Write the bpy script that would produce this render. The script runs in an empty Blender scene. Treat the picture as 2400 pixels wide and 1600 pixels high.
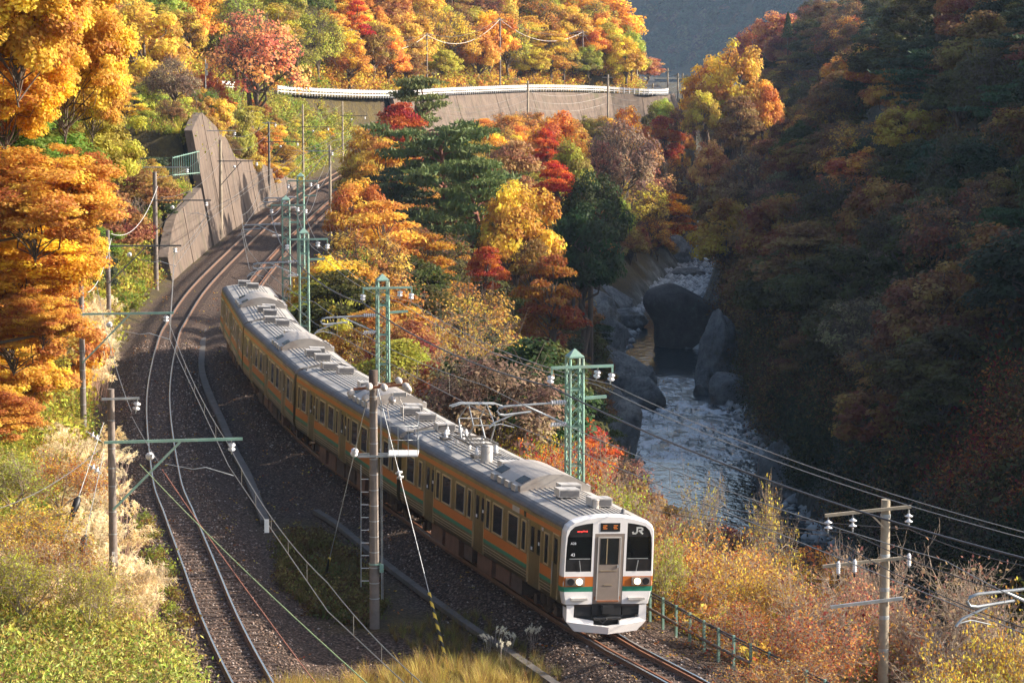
import bpy, bmesh, math, random
import numpy as np
from mathutils import Vector, Matrix
R_ = math.radians
SC = bpy.context.scene
COL = SC.collection
FPX = 6725.0; PITCH = 0.11143; CH = 18.72

# ---------------------------------------------------------------- camera, light
cam = bpy.data.objects.new('camera', bpy.data.cameras.new('camera'))
COL.objects.link(cam); SC.camera = cam
cam.location = (0, 0, CH)
cam.rotation_euler = (math.pi / 2 - PITCH, 0, 0)
cam.data.sensor_width = 36; cam.data.lens = 36 * FPX / 2400
cam.data.clip_start = 1; cam.data.clip_end = 9000
SUN_EL, SUN_AZ = 24.5, 84.0            # azimuth clockwise from +Y (view direction)
w = bpy.data.worlds.new('World'); SC.world = w; w.use_nodes = True
wn = w.node_tree.nodes; wl = w.node_tree.links
sky = wn.new('ShaderNodeTexSky'); sky.sky_type = 'NISHITA'; sky.sun_disc = False
sky.sun_elevation = R_(SUN_EL); sky.sun_rotation = R_(SUN_AZ); sky.altitude = 300; sky.dust_density = 4.0
wl.new(sky.outputs[0], wn['Background'].inputs[0]); wn['Background'].inputs[1].default_value = 0.135
sl = bpy.data.lights.new('sun', 'SUN'); sl.energy = 5.0; sl.angle = R_(0.53); sl.color = (1, 0.90, 0.76)
sun = bpy.data.objects.new('sun', sl); COL.objects.link(sun)
_sd = Vector((math.sin(R_(SUN_AZ)) * math.cos(R_(SUN_EL)), math.cos(R_(SUN_AZ)) * math.cos(R_(SUN_EL)), math.sin(R_(SUN_EL))))
sun.rotation_euler = (-_sd).to_track_quat('-Z', 'Y').to_euler()
vs = SC.view_settings; vs.view_transform = 'Standard'; vs.look = 'None'; vs.gamma = 1; vs.exposure = 1.02
vs.use_curve_mapping = False
SC.cycles.max_bounces = 6; SC.cycles.transparent_max_bounces = 12; SC.cycles.volume_bounces = 1
SC.cycles.use_denoising = True
rng = np.random.default_rng(11); random.seed(5)

# ---------------------------------------------------------------- helpers
def W(px, py, z=0.0):
    "point on the level z that shows at photo position px, py"
    x = (px - 1200) / FPX; y = -(py - 800) / FPX; c, s = math.cos(PITCH), math.sin(PITCH)
    d = (x, c + y * s, -s + y * c); k = (z - CH) / d[2]
    return Vector((d[0] * k, d[1] * k, z))
def D(px, py, Y):
    x = (px - 1200) / FPX; y = -(py - 800) / FPX; c, s = math.cos(PITCH), math.sin(PITCH)
    d = (x, c + y * s, -s + y * c); k = Y / d[1]
    return Vector((d[0] * k, Y, CH + d[2] * k))
def PROJ(x, y, z):
    c, s = math.cos(PITCH), math.sin(PITCH); dz = z - CH
    f = y * c - dz * s; u = y * s + dz * c
    return 1200 + FPX * x / f, 800 - FPX * u / f
def spline(P, step=1.0):
    P = [np.array(p, float) for p in P]; out = []
    Q = [2 * P[0] - P[1]] + P + [2 * P[-1] - P[-2]]
    for i in range(1, len(Q) - 2):
        a, b, c, d = Q[i - 1:i + 3]; n = max(1, int(np.linalg.norm(c - b) / step))
        for k in range(n):
            t = k / n
            out.append(.5 * (2 * b + (c - a) * t + (2 * a - 5 * b + 4 * c - d) * t * t + (3 * b - a - 3 * c + d) * t ** 3))
    out.append(P[-1]); return np.array(out)
def sd_poly(X, Y, P):
    "signed distance (positive on the right of travel), nearest parameter"
    best = np.full(X.shape, 1e18); sg = np.zeros(X.shape); par = np.zeros(X.shape)
    for i in range(len(P) - 1):
        ax, ay = P[i][:2]; ux, uy = P[i + 1][0] - ax, P[i + 1][1] - ay; L2 = ux * ux + uy * uy
        t = ((X - ax) * ux + (Y - ay) * uy) / L2
        tc = np.clip(t, 0, 1); dx = X - ax - tc * ux; dy = Y - ay - tc * uy; d = dx * dx + dy * dy
        m = d < best; best = np.where(m, d, best)
        sg = np.where(m, np.sign((X - ax) * uy - (Y - ay) * ux), sg); par = np.where(m, i + tc, par)
    return np.sqrt(best) * np.where(sg == 0, 1, sg), par
def obj(name, me, parent=None, loc=None, rot=None, label=None, cat=None, group=None, kind=None, scale=None, color=None):
    o = bpy.data.objects.new(name, me); COL.objects.link(o)
    if parent: o.parent = parent
    if loc is not None: o.location = loc
    if rot is not None: o.rotation_euler = rot
    if scale is not None: o.scale = (scale,) * 3 if not hasattr(scale, '__len__') else scale
    if label: o['label'] = label
    if cat: o['category'] = cat
    if group: o['group'] = group
    if kind: o['kind'] = kind
    if color is not None: o.color = (*color, 1)
    return o
class MB:
    "collects simple shapes into one mesh"
    def __init__(s): s.v = []; s.f = []; s.m = []; s.sm = []
    def add(s, vs, fs, mat=0, smooth=False):
        b = len(s.v); s.v += [tuple(v) for v in vs]; s.f += [tuple(b + i for i in f) for f in fs]
        s.m += [mat] * len(fs); s.sm += [smooth] * len(fs); return s
    def box(s, c, d, mat=0, M=None, ch=0):
        x, y, z = d[0] / 2, d[1] / 2, d[2] / 2
        vs = [Vector((i * x, j * y, k * z)) for i in (-1, 1) for j in (-1, 1) for k in (-1, 1)]
        if M is not None: vs = [M @ v for v in vs]
        return s.add([v + Vector(c) for v in vs], [(0, 1, 3, 2), (4, 6, 7, 5), (0, 4, 5, 1), (2, 3, 7, 6), (0, 2, 6, 4), (1, 5, 7, 3)], mat)
    def bar(s, a, b, w_, h=None, mat=0):
        a, b = Vector(a), Vector(b); d = (b - a); L = d.length
        if L < 1e-6: return s
        M = d.to_track_quat('X', 'Z').to_matrix(); return s.box((a + b) / 2, (L, w_, h or w_), mat, M)
    def tube(s, pts, r, n=8, mat=0, cap=True, smooth=True):
        pts = [Vector(p) for p in pts]; k = len(pts); vs = []; rr = r if hasattr(r, '__len__') else [r] * k
        for i, p in enumerate(pts):
            d = (pts[min(i + 1, k - 1)] - pts[max(i - 1, 0)]).normalized()
            u = d.cross(Vector((0, 0, 1)) if abs(d.z) < .9 else Vector((1, 0, 0))).normalized(); v = d.cross(u)
            vs += [p + (u * math.cos(t) + v * math.sin(t)) * rr[i] for t in [2 * math.pi * j / n for j in range(n)]]
        fs = [(i * n + j, i * n + (j + 1) % n, (i + 1) * n + (j + 1) % n, (i + 1) * n + j) for i in range(k - 1) for j in range(n)]
        s.add(vs, fs, mat, smooth)
        if cap: s.add(vs[:n], [tuple(range(n))], mat); s.add(vs[-n:], [tuple(range(n - 1, -1, -1))], mat)
        return s
    def lathe(s, c, prof, n=12, mat=0, M=None):
        vs = [Vector((r * math.cos(2 * math.pi * j / n), r * math.sin(2 * math.pi * j / n), z)) for r, z in prof for j in range(n)]
        if M is not None: vs = [M @ v for v in vs]
        vs = [v + Vector(c) for v in vs]
        fs = [(i * n + j, i * n + (j + 1) % n, (i + 1) * n + (j + 1) % n, (i + 1) * n + j) for i in range(len(prof) - 1) for j in range(n)]
        return s.add(vs, fs, mat, True)
    def prism(s, poly, fn, a, b, mat=0, cap=True, smooth=False):
        "2D polygon swept from a to b; fn(p, t) gives the 3D point"
        n = len(poly); vs = [fn(p, a) for p in poly] + [fn(p, b) for p in poly]
        fs = [(i, (i + 1) % n, n + (i + 1) % n, n + i) for i in range(n)]
        s.add(vs, fs, mat, smooth)
        if cap: s.add(vs[:n], [tuple(range(n - 1, -1, -1))], mat); s.add(vs[n:], [tuple(range(n))], mat)
        return s
    def mesh(s, mats):
        me = bpy.data.meshes.new('mesh'); me.from_pydata(s.v, [], s.f); me.update()
        for m in (mats if isinstance(mats, (list, tuple)) else [mats]): me.materials.append(m)
        me.polygons.foreach_set('material_index', s.m); me.polygons.foreach_set('use_smooth', s.sm)
        bm = bmesh.new(); bm.from_mesh(me); bmesh.ops.recalc_face_normals(bm, faces=bm.faces); bm.to_mesh(me); bm.free()
        return me
    def build(s, name, mats, parent=None, **k): return obj(name, s.mesh(mats), parent, **k)
def npmesh(V, F, mat, tint=None, smooth=False, extra=None):
    me = bpy.data.meshes.new('mesh'); V = np.asarray(V, np.float32); F = np.asarray(F, np.int32); k = F.shape[1]
    me.vertices.add(len(V)); me.vertices.foreach_set('co', V.ravel())
    me.loops.add(F.size); me.loops.foreach_set('vertex_index', F.ravel())
    me.polygons.add(len(F)); me.polygons.foreach_set('loop_start', np.arange(0, F.size, k, dtype=np.int32))
    me.polygons.foreach_set('loop_total', np.full(len(F), k, np.int32))
    me.update(calc_edges=True)
    if smooth: me.polygons.foreach_set('use_smooth', np.ones(len(F), bool))
    for m in (mat if isinstance(mat, (list, tuple)) else [mat]): me.materials.append(m)
    if tint is not None:
        a = me.attributes.new('tint', 'FLOAT', 'POINT'); a.data.foreach_set('value', np.asarray(tint, np.float32))
    for n_, arr in (extra or {}).items():
        if arr.ndim == 2:
            a = me.attributes.new(n_, 'FLOAT_COLOR', 'POINT'); a.data.foreach_set('color', np.asarray(arr, np.float32).ravel())
        else:
            a = me.attributes.new(n_, 'FLOAT', 'POINT'); a.data.foreach_set('value', np.asarray(arr, np.float32))
    return me

# ---------------------------------------------------------------- materials
def NT(name):
    m = bpy.data.materials.new(name); m.use_nodes = True; nt = m.node_tree
    return m, nt, nt.nodes['Principled BSDF']
def noise(nt, scale, detail=4, rough=.6, vec=None, dim='3D'):
    n = nt.nodes.new('ShaderNodeTexNoise'); n.inputs['Scale'].default_value = scale
    n.inputs['Detail'].default_value = detail; n.inputs['Roughness'].default_value = rough
    if vec is None:
        t = nt.nodes.new('ShaderNodeTexCoord'); vec = t.outputs['Object']
    nt.links.new(vec, n.inputs['Vector']); return n.outputs['Fac']
def geopos(nt): return nt.nodes.new('ShaderNodeNewGeometry').outputs['Position']
def mapr(nt, sock, a, b, c=0, d=1):
    n = nt.nodes.new('ShaderNodeMapRange'); nt.links.new(sock, n.inputs[0])
    for i, v in enumerate((a, b, c, d)): n.inputs[i + 1].default_value = v
    return n.outputs[0]
def ramp(nt, sock, stops):
    n = nt.nodes.new('ShaderNodeValToRGB'); nt.links.new(sock, n.inputs[0]); e = n.color_ramp.elements
    while len(e) < len(stops): e.new(.5)
    for i, (p, c) in enumerate(stops): e[i].position = p; e[i].color = (*c, 1)
    return n.outputs[0]
def mixc(nt, f, a, b, mode='MIX'):
    n = nt.nodes.new('ShaderNodeMix'); n.data_type = 'RGBA'; n.blend_type = mode
    if isinstance(f, (int, float)): n.inputs[0].default_value = f
    else: nt.links.new(f, n.inputs[0])
    for i, v in ((6, a), (7, b)):
        if isinstance(v, tuple): n.inputs[i].default_value = (*v, 1)
        else: nt.links.new(v, n.inputs[i])
    return n.outputs[2]
def bump(nt, bs, sock, strength, dist):
    b = nt.nodes.new('ShaderNodeBump'); b.inputs['Strength'].default_value = strength; b.inputs['Distance'].default_value = dist
    nt.links.new(sock, b.inputs['Height']); nt.links.new(b.outputs[0], bs.inputs['Normal'])
def simple(name, col, rough=.6, metal=0, var=.25, scale=3.0, grime=None, bmp=0, spec=.5):
    m, nt, bs = NT(name); n = noise(nt, scale, 5)
    dark = tuple(c * (1 - var) for c in col); lite = tuple(min(1, c * (1 + var)) for c in col)
    c = ramp(nt, n, [(.3, dark), (.7, lite)])
    if grime:
        g = noise(nt, scale * .37 + .2, 6, .7); c = mixc(nt, mapr(nt, g, .5, .68), c, grime)
    nt.links.new(c, bs.inputs['Base Color']); bs.inputs['Roughness'].default_value = rough
    bs.inputs['Metallic'].default_value = metal; bs.inputs['Specular IOR Level'].default_value = spec
    if bmp: bump(nt, bs, noise(nt, scale * 6, 3), .5, bmp)
    return m
M = {}
M['concrete_pole'] = simple('pole_concrete', (.22, .18, .155), .85, grime=(.16, .13, .11), bmp=.01)
M['wood_pole'] = simple('pole_grey_brown', (.36, .30, .22), .85, scale=2, bmp=.01)
M['steel_pole'] = simple('steel_dark', (.16, .15, .14), .6, .3, grime=(.12, .08, .05))
M['green'] = simple('green_painted_steel', (.22, .38, .31), .5, scale=2.5, grime=(.30, .36, .30))
M['galv'] = simple('galvanised_steel', (.42, .44, .45), .45, .5)
M['porcelain'] = simple('porcelain_insulator', (.78, .78, .80), .2, var=.08)
M['browncer'] = simple('brown_insulator', (.10, .05, .04), .25)
M['black'] = simple('black_rubber', (.015, .015, .017), .5)
M['wire'] = simple('overhead_wire_metal', (.30, .28, .26), .4, .6)
M['cable'] = simple('black_cable', (.05, .045, .05), .5)
M['greenw'] = simple('green_coated_wire', (.30, .40, .18), .5)
M['redw'] = simple('rust_wire', (.32, .12, .07), .6)
M['rust'] = simple('rusted_steel', (.26, .10, .045), .85, scale=8)
M['yellow'] = simple('yellow_plastic', (.70, .42, .04), .5)
M['white'] = simple('white_paint', (.78, .76, .73), .5, var=.05, scale=2)
M['guardwhite'] = simple('guard_rail_white', (.68, .66, .64), .45, var=.05)
M['railtop'] = simple('rail_polished', (.55, .53, .50), .22, .9, var=.1)
M['railside'] = simple('rail_rusty', (.17, .09, .055), .8, scale=6)
M['sleeper'] = simple('sleeper_wood', (.085, .055, .04), .95, scale=6, var=.4, bmp=.01)
M['trough'] = simple('trough_concrete', (.115, .10, .088), .9, scale=2, grime=(.10, .085, .07))

def leafmat(name, attr_source, trans=.5, rough=.6):
    m, nt, bs = NT(name)
    if attr_source == 'object':
        c = nt.nodes.new('ShaderNodeObjectInfo').outputs['Color']
    else:
        a = nt.nodes.new('ShaderNodeAttribute'); a.attribute_name = 'col'; a.attribute_type = attr_source; c = a.outputs['Color']
    t = nt.nodes.new('ShaderNodeAttribute'); t.attribute_name = 'tint'
    hsv = nt.nodes.new('ShaderNodeHueSaturation')
    nt.links.new(mapr(nt, t.outputs['Fac'], 0, 1, .453, .55), hsv.inputs['Hue'])
    nt.links.new(mapr(nt, t.outputs['Fac'], 0, 1, .55, 1.45), hsv.inputs['Value'])
    nt.links.new(c, hsv.inputs['Color']); nt.links.new(hsv.outputs[0], bs.inputs['Base Color'])
    bs.inputs['Roughness'].default_value = rough; bs.inputs['Specular IOR Level'].default_value = .25
    tr = nt.nodes.new('ShaderNodeBsdfTranslucent'); nt.links.new(hsv.outputs[0], tr.inputs[0])
    mx = nt.nodes.new('ShaderNodeMixShader'); mx.inputs[0].default_value = trans
    nt.links.new(bs.outputs[0], mx.inputs[1]); nt.links.new(tr.outputs[0], mx.inputs[2])
    nt.links.new(mx.outputs[0], nt.nodes['Material Output'].inputs[0]); return m
M['leaf'] = leafmat('autumn_leaves', 'object')
M['leafi'] = leafmat('ground_cover_leaves', 'INSTANCER')
M['leafv'] = leafmat('plant_leaves', 'GEOMETRY')
M['needle'] = leafmat('pine_needles', 'object', .2)
M['bark'] = simple('bark', (.13, .095, .07), .95, scale=4, var=.4)
M['pinebark'] = simple('pine_bark', (.22, .09, .06), .95, scale=4, var=.4)
M['twig'] = simple('pale_twigs', (.36, .28, .21), .9, scale=4, var=.3)

# ground: soil and leaf litter, ballast near the tracks by attribute, rock by steepness
m, nt, bs = NT('ground_soil_ballast_rock'); M['ground'] = m
pos = geopos(nt)
def attrf(n_):
    a = nt.nodes.new('ShaderNodeAttribute'); a.attribute_name = n_; return a.outputs['Fac']
soil = ramp(nt, noise(nt, .5, 8, .7, pos), [(.25, (.035, .028, .018)), (.45, (.10, .075, .035)), (.6, (.13, .10, .03)), (.8, (.16, .085, .03))])
soil = mixc(nt, mapr(nt, noise(nt, 2.2, 5, .8, pos), .35, .7), soil, (.05, .04, .025), 'MIX')
vor = nt.nodes.new('ShaderNodeTexVoronoi'); vor.inputs['Scale'].default_value = 13; nt.links.new(pos, vor.inputs['Vector'])
stone = ramp(nt, vor.outputs['Color'], [(.05, (.03, .02, .015)), (.35, (.11, .064, .044)), (.6, (.19, .12, .088)), (.95, (.36, .27, .21))])
stone = mixc(nt, mapr(nt, vor.outputs['Distance'], .25, .75, 0, .85), stone, (.015, .011, .01))
stone = mixc(nt, mapr(nt, noise(nt, .35, 5, .7, pos), .4, .75, 0, .6), stone, (.10, .075, .06))
rock = ramp(nt, noise(nt, .35, 9, .72, pos), [(.3, (.03, .03, .025)), (.5, (.12, .12, .10)), (.72, (.30, .30, .28))])
c = mixc(nt, attrf('rock'), soil, rock); c = mixc(nt, attrf('ballast'), c, stone)
nt.links.new(c, bs.inputs['Base Color']); bs.inputs['Roughness'].default_value = .95; bs.inputs['Specular IOR Level'].default_value = .2
mxh = nt.nodes.new('ShaderNodeMath'); mxh.operation = 'MULTIPLY'; nt.links.new(vor.outputs['Distance'], mxh.inputs[0]); nt.links.new(attrf('ballast'), mxh.inputs[1])
adh = nt.nodes.new('ShaderNodeMath'); adh.operation = 'MULTIPLY_ADD'; nt.links.new(noise(nt, 1.2, 8, .7, pos), adh.inputs[0]); adh.inputs[1].default_value = 6
inv = nt.nodes.new('ShaderNodeMath'); inv.operation = 'MULTIPLY'; inv.inputs[1].default_value = -1.5; nt.links.new(mxh.outputs[0], inv.inputs[0]); nt.links.new(inv.outputs[0], adh.inputs[2])
bump(nt, bs, adh.outputs[0], .9, .07)

m, nt, bs = NT('river_rock'); M['rock'] = m; pos = geopos(nt)
c = ramp(nt, noise(nt, .45, 9, .7, pos), [(.3, (.10, .11, .115)), (.5, (.30, .32, .32)), (.68, (.50, .51, .50))])
c = mixc(nt, mapr(nt, noise(nt, .3, 6, .7, pos), .52, .66, 0, .7), c, (.12, .09, .05))
nt.links.new(c, bs.inputs['Base Color']); bs.inputs['Roughness'].default_value = .85
vr = nt.nodes.new('ShaderNodeTexVoronoi'); vr.feature = 'DISTANCE_TO_EDGE'; vr.inputs['Scale'].default_value = .55
wp = nt.nodes.new('ShaderNodeMixRGB'); wp.inputs[0].default_value = .5; nn = nt.nodes.new('ShaderNodeTexNoise'); nn.inputs['Scale'].default_value = .6; nn.inputs['Detail'].default_value = 6; nt.links.new(pos, nn.inputs['Vector'])
sc_ = nt.nodes.new('ShaderNodeVectorMath'); sc_.operation = 'MULTIPLY_ADD'; nt.links.new(nn.outputs['Color'], sc_.inputs[0]); sc_.inputs[1].default_value = (9, 9, 9); nt.links.new(pos, sc_.inputs[2]); nt.links.new(sc_.outputs[0], vr.inputs['Vector'])
crk = mapr(nt, vr.outputs['Distance'], 0, .05, .55, 1); nt.links.new(mixc(nt, crk, (.05, .05, .05), c), bs.inputs['Base Color'])
hm = nt.nodes.new('ShaderNodeMath'); hm.operation = 'MULTIPLY_ADD'; nt.links.new(crk, hm.inputs[0]); hm.inputs[1].default_value = .35; nt.links.new(noise(nt, 1.1, 10, .8, pos), hm.inputs[2])
bump(nt, bs, hm.outputs[0], 1, .8)

m, nt, bs = NT('dark_pillar_rock'); M['rockd'] = m; pos = geopos(nt)
nt.links.new(ramp(nt, noise(nt, .5, 9, .75, pos), [(.3, (.045, .042, .038)), (.55, (.12, .115, .105)), (.72, (.22, .22, .21))]), bs.inputs['Base Color']); bs.inputs['Roughness'].default_value = .85
bump(nt, bs, noise(nt, .9, 11, .8, pos), 1, .9)
m, nt, bs = NT('river_water'); M['water'] = m; pos = geopos(nt)
mp = nt.nodes.new('ShaderNodeMapping'); mp.inputs['Scale'].default_value = (1, .42, 1); nt.links.new(pos, mp.inputs['Vector'])
n1 = noise(nt, 1.1, 4, .55, mp.outputs[0]); n2 = noise(nt, .55, 9, .72, mp.outputs[0])
a = nt.nodes.new('ShaderNodeAttribute'); a.attribute_name = 'foam'
fm = nt.nodes.new('ShaderNodeMath'); fm.operation = 'MULTIPLY'; nt.links.new(a.outputs['Fac'], fm.inputs[0]); nt.links.new(mapr(nt, n2, .46, .60), fm.inputs[1])
nt.links.new(mixc(nt, fm.outputs[0], (.012, .03, .035), (.75, .80, .84)), bs.inputs['Base Color'])
nt.links.new(mapr(nt, fm.outputs[0], 0, 1, .04, .75), bs.inputs['Roughness']); bs.inputs['IOR'].default_value = 2.2
bs.inputs['Specular IOR Level'].default_value = 1.0
amp = nt.nodes.new('ShaderNodeMath'); amp.operation = 'MULTIPLY_ADD'; nt.links.new(a.outputs['Fac'], amp.inputs[0]); amp.inputs[1].default_value = 8; amp.inputs[2].default_value = .8
hh = nt.nodes.new('ShaderNodeMath'); hh.operation = 'MULTIPLY'; nt.links.new(n1, hh.inputs[0]); nt.links.new(amp.outputs[0], hh.inputs[1])
bump(nt, bs, hh.outputs[0], .8, .13)

m, nt, bs = NT('stained_concrete_wall'); M['wall'] = m; pos = geopos(nt)
mp = nt.nodes.new('ShaderNodeMapping'); mp.inputs['Scale'].default_value = (1.2, 1.2, .12); nt.links.new(pos, mp.inputs['Vector'])
c = ramp(nt, noise(nt, .5, 7, .7, pos), [(.3, (.12, .083, .06)), (.7, (.18, .132, .10))])
c = mixc(nt, mapr(nt, noise(nt, 1.0, 6, .75, mp.outputs[0]), .48, .64, 0, .85), c, (.05, .038, .03))
c = mixc(nt, mapr(nt, noise(nt, 1.7, 4, .7, mp.outputs[0]), .6, .7, 0, .5), c, (.33, .29, .25))
c = mixc(nt, mapr(nt, noise(nt, .28, 7, .75, pos), .55, .68, 0, .6), c, (.07, .075, .03))
nt.links.new(c, bs.inputs['Base Color']); bs.inputs['Roughness'].default_value = .9
bump(nt, bs, noise(nt, 2.5, 6, .7, pos), .5, .05)
# ---------------------------------------------------------------- alignments
LT = spline([(2, 45), (-3.4, 62), (-7.35, 80), (-9.2, 89), (-10.75, 97.5), (-12.75, 108.5), (-14.4, 118), (-17.75, 142.8), (-20.2, 167), (-21.1, 180), (-22.2, 206), (-22.9, 254), (-22.95, 280), (-22.6, 310), (-21.8, 340), (-20.4, 370), (-16.5, 410), (-9, 450), (2, 482), (14, 505), (26, 530), (34, 570), (38, 620), (42, 700)])
RT = spline([(17.5, 45), (11.4, 62), (5.05, 80), (2.6, 86.9), (-3.35, 106.8), (-8.45, 125.6), (-12.4, 144.9), (-15.5, 165), (-17.5, 184), (-18.4, 203), (-18.85, 235), (-18.8, 270), (-18.6, 300), (-17.8, 335), (-16.3, 370), (-12.6, 408), (-5.4, 447), (5.2, 479), (17.4, 502), (29.6, 528), (38, 569), (42, 620), (46, 700)])
TL = np.array([(x, y) for x, y in LT]); TR = np.array(RT)
RD = [(-64, 30, 34), (-62, 150, 32), (-60, 240, 28), (-53, 305, 18), (-43.5, 347, 11.2), (-35.5, 366, 9.8), (-28, 386, 8.6), (-18, 416, 7.5), (-10, 454, 7.0), (4, 497, 6.5), (15.5, 522, 5.7), (26, 528, 5.0), (29.5, 548, 5.0), (30, 600, 5), (33, 700, 5)]
RIV = [(46, 40, 9), (36, 100, 8), (24, 150, 8.5), (17.2, 183, 8.8), (16.0, 225, 7.4), (16.0, 268, 6.6), (17.8, 318, 6.4), (18.5, 358, 4.6), (24.5, 405, 5.2), (29.5, 440, 4.5), (35, 480, 4), (38, 530, 4), (37, 620, 4), (48, 700, 5)]
RIVs = spline(RIV, 2.0)
def lerp(a, b, t): return a + (b - a) * t
def sstep(t): t = np.clip(t, 0, 1); return t * t * (3 - 2 * t)
def vnoise(X, Y, s, seed=0):
    "smooth value noise"
    r = np.random.default_rng(seed).random((257, 257)); x = X / s + 71.3; y = Y / s + 33.1
    xi = np.floor(x).astype(int); yi = np.floor(y).astype(int); fx = sstep(x - xi); fy = sstep(y - yi)
    g = lambda a, b: r[a % 257, b % 257]
    return (g(xi, yi) * (1 - fx) + g(xi + 1, yi) * fx) * (1 - fy) + (g(xi, yi + 1) * (1 - fx) + g(xi + 1, yi + 1) * fx) * fy
WALL = [(212, 0.0), (215, 1.2), (222, 3.3), (246, 4.2), (248, 9.0), (258, 10.2), (266, 8.9), (274, 7.6), (280, 5.0), (299, 3.9), (325, .8), (336, 0)]
def wallh(Y): return np.interp(Y, [a for a, b in WALL], [b for a, b in WALL], left=0, right=0)
def road_z(p): return np.interp(p, np.arange(len(RD)), [r[2] for r in RD])
CAPY = [(60, 24), (250, 26), (300, 24), (335, 18), (370, 9), (410, 4), (440, 7), (480, 9), (520, 11), (600, 18), (700, 24)]
def terrain(X, Y):
    X = np.asarray(X, float); Y = np.asarray(Y, float)
    sl_, _ = sd_poly(X, Y, TL[::3]); sr_, _ = sd_poly(X, Y, TR[::3]); rd, rp = sd_poly(X, Y, RD)
    rv, vp = sd_poly(X, Y, RIVs[::4]); k = RIVs[::4]
    hw = np.interp(vp, np.arange(len(k)), k[:, 2]) + (vnoise(X, Y, 7, 3) - .5) * 2
    dt = np.minimum(abs(sl_), abs(sr_))
    lump = (vnoise(X, Y, 9, 1) - .5) * 1.2 + (vnoise(X, Y, 3, 2) - .5) * .5
    base = -.17 - .45 * sstep((dt - 1.25) / 1.3)
    # left bank between track and road line
    d1 = -sl_ - 2.7; zr = road_z(rp); d2 = np.maximum(rd, .01)
    near = np.where(Y < 135, .35 + .65 * sstep((Y - 90) / 45), 1.0)
    up = -.62 + (zr + .62) * (np.clip(d1, 0, None) / (np.clip(d1, 0, None) + d2 + 1e-6)) ** (1.15 + .9 * (1 - near))
    wh = wallh(Y); wb = np.minimum(wh, (d1 - 1.1) / .22)
    left = np.where(wh > .05, np.maximum(np.where(d1 > 1.0, wb, -.62), np.where(d1 > 4, up + .0, -.62)), up) + lump * sstep((d1 - 3.5) / 6)
    hill = zr + np.clip(-rd - 4.5, 0, None) * .78 + lump * sstep((-rd - 6) / 6) * 2
    left = np.where(rd < 0, hill, left)
    # right bank to river
    d3 = sr_ - 3.3; dre = np.abs(rv) - hw
    t = np.clip(d3, 0, None) / (np.clip(d3, 0, None) + np.clip(dre, 0, None) + 1e-6)
    right = -.62 - 19.7 * (.45 * t + .55 * t ** 2.6) + lump * 1.8 * sstep((d3 - 1) / 4) * (1 - sstep((t - .97) / .03))
    z = np.where(sl_ < -2.7, left, np.where(sr_ > 3.3, right, base))
    bar_ = sstep((Y - 375) / 20) * sstep((470 - Y) / 25)
    z = np.where(dre < 0, -21.6, z)
    # far bank
    d = rv - hw; cap = np.interp(Y, [a for a, b in CAPY], [b for a, b in CAPY])
    h = np.where(d < 3.2, d * 2.6, 8.3 + (d - 3.2) * 1.12)
    h = h + lump * 2.6 * sstep((d - 1) / 4) + (vnoise(X, Y, 26, 5) - .5) * 12 * sstep((d - 5) / 20)
    far = np.where(-20.3 + h > cap, cap + (h + -20.3 - cap) * .30, -20.3 + h)
    z = np.where(d > 0, far, z)
    return z, dict(sl=sl_, sr=sr_, rd=rd, rv=rv, hw=hw, dt=dt, d1=d1, d3=d3, dre=dre)
def tz(x, y): return float(terrain(np.array([x]), np.array([y]))[0][0])
# ---------------------------------------------------------------- terrain mesh
def grid(x0, x1, nx, y0, y1, ny, name, label_kind='structure'):
    gx, gy = np.meshgrid(np.linspace(x0, x1, nx), np.linspace(y0, y1, ny)); z, A = terrain(gx, gy)
    steep = np.gradient(z, axis=1) / ((x1 - x0) / (nx - 1)); sy_ = np.gradient(z, axis=0) / ((y1 - y0) / (ny - 1))
    st = np.hypot(steep, sy_)
    rock = np.clip(sstep((st - 1.0) / .5) * (A['rv'] > -60) * (A['sr'] > 5) + sstep((2.2 - A['dre']) / 1.5) * (A['sr'] > 5), 0, 1)
    bal = (A['sl'] > -3.3 + vnoise(gx, gy, 1.5, 8) * .9) & (A['sr'] < 3.6)
    bal = bal * (1 - .75 * sstep((vnoise(gx, gy, 3.5, 9) - .35) / .3) * sstep((A['dt'] - 2.6) / 1.2))
    V = np.stack([gx, gy, z], -1).reshape(-1, 3); i = np.arange(nx * ny).reshape(ny, nx)
    F = np.stack([i[:-1, :-1], i[:-1, 1:], i[1:, 1:], i[1:, :-1]], -1).reshape(-1, 4)
    me = npmesh(V, F, M['ground'], smooth=True, extra={'rock': rock.ravel(), 'ballast': bal.ravel().astype(float)})
    return obj(name, me, kind='structure')
gnd = grid(-70, 130, 401, 48, 700, 653, 'ground')
gnd['label'] = 'brown leaf littered ground with dark ballast along the tracks'
# beyond the detailed part: valley floor sheet reaching the horizon
fl = MB(); fl.add([(-3000, -300, -24), (4000, -300, -24), (4000, 6000, -24), (-3000, 6000, -24)], [(0, 1, 2, 3)])
fl.build('valley_floor', M['ground'], kind='structure', label='dark valley floor far below the hills')
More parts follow.
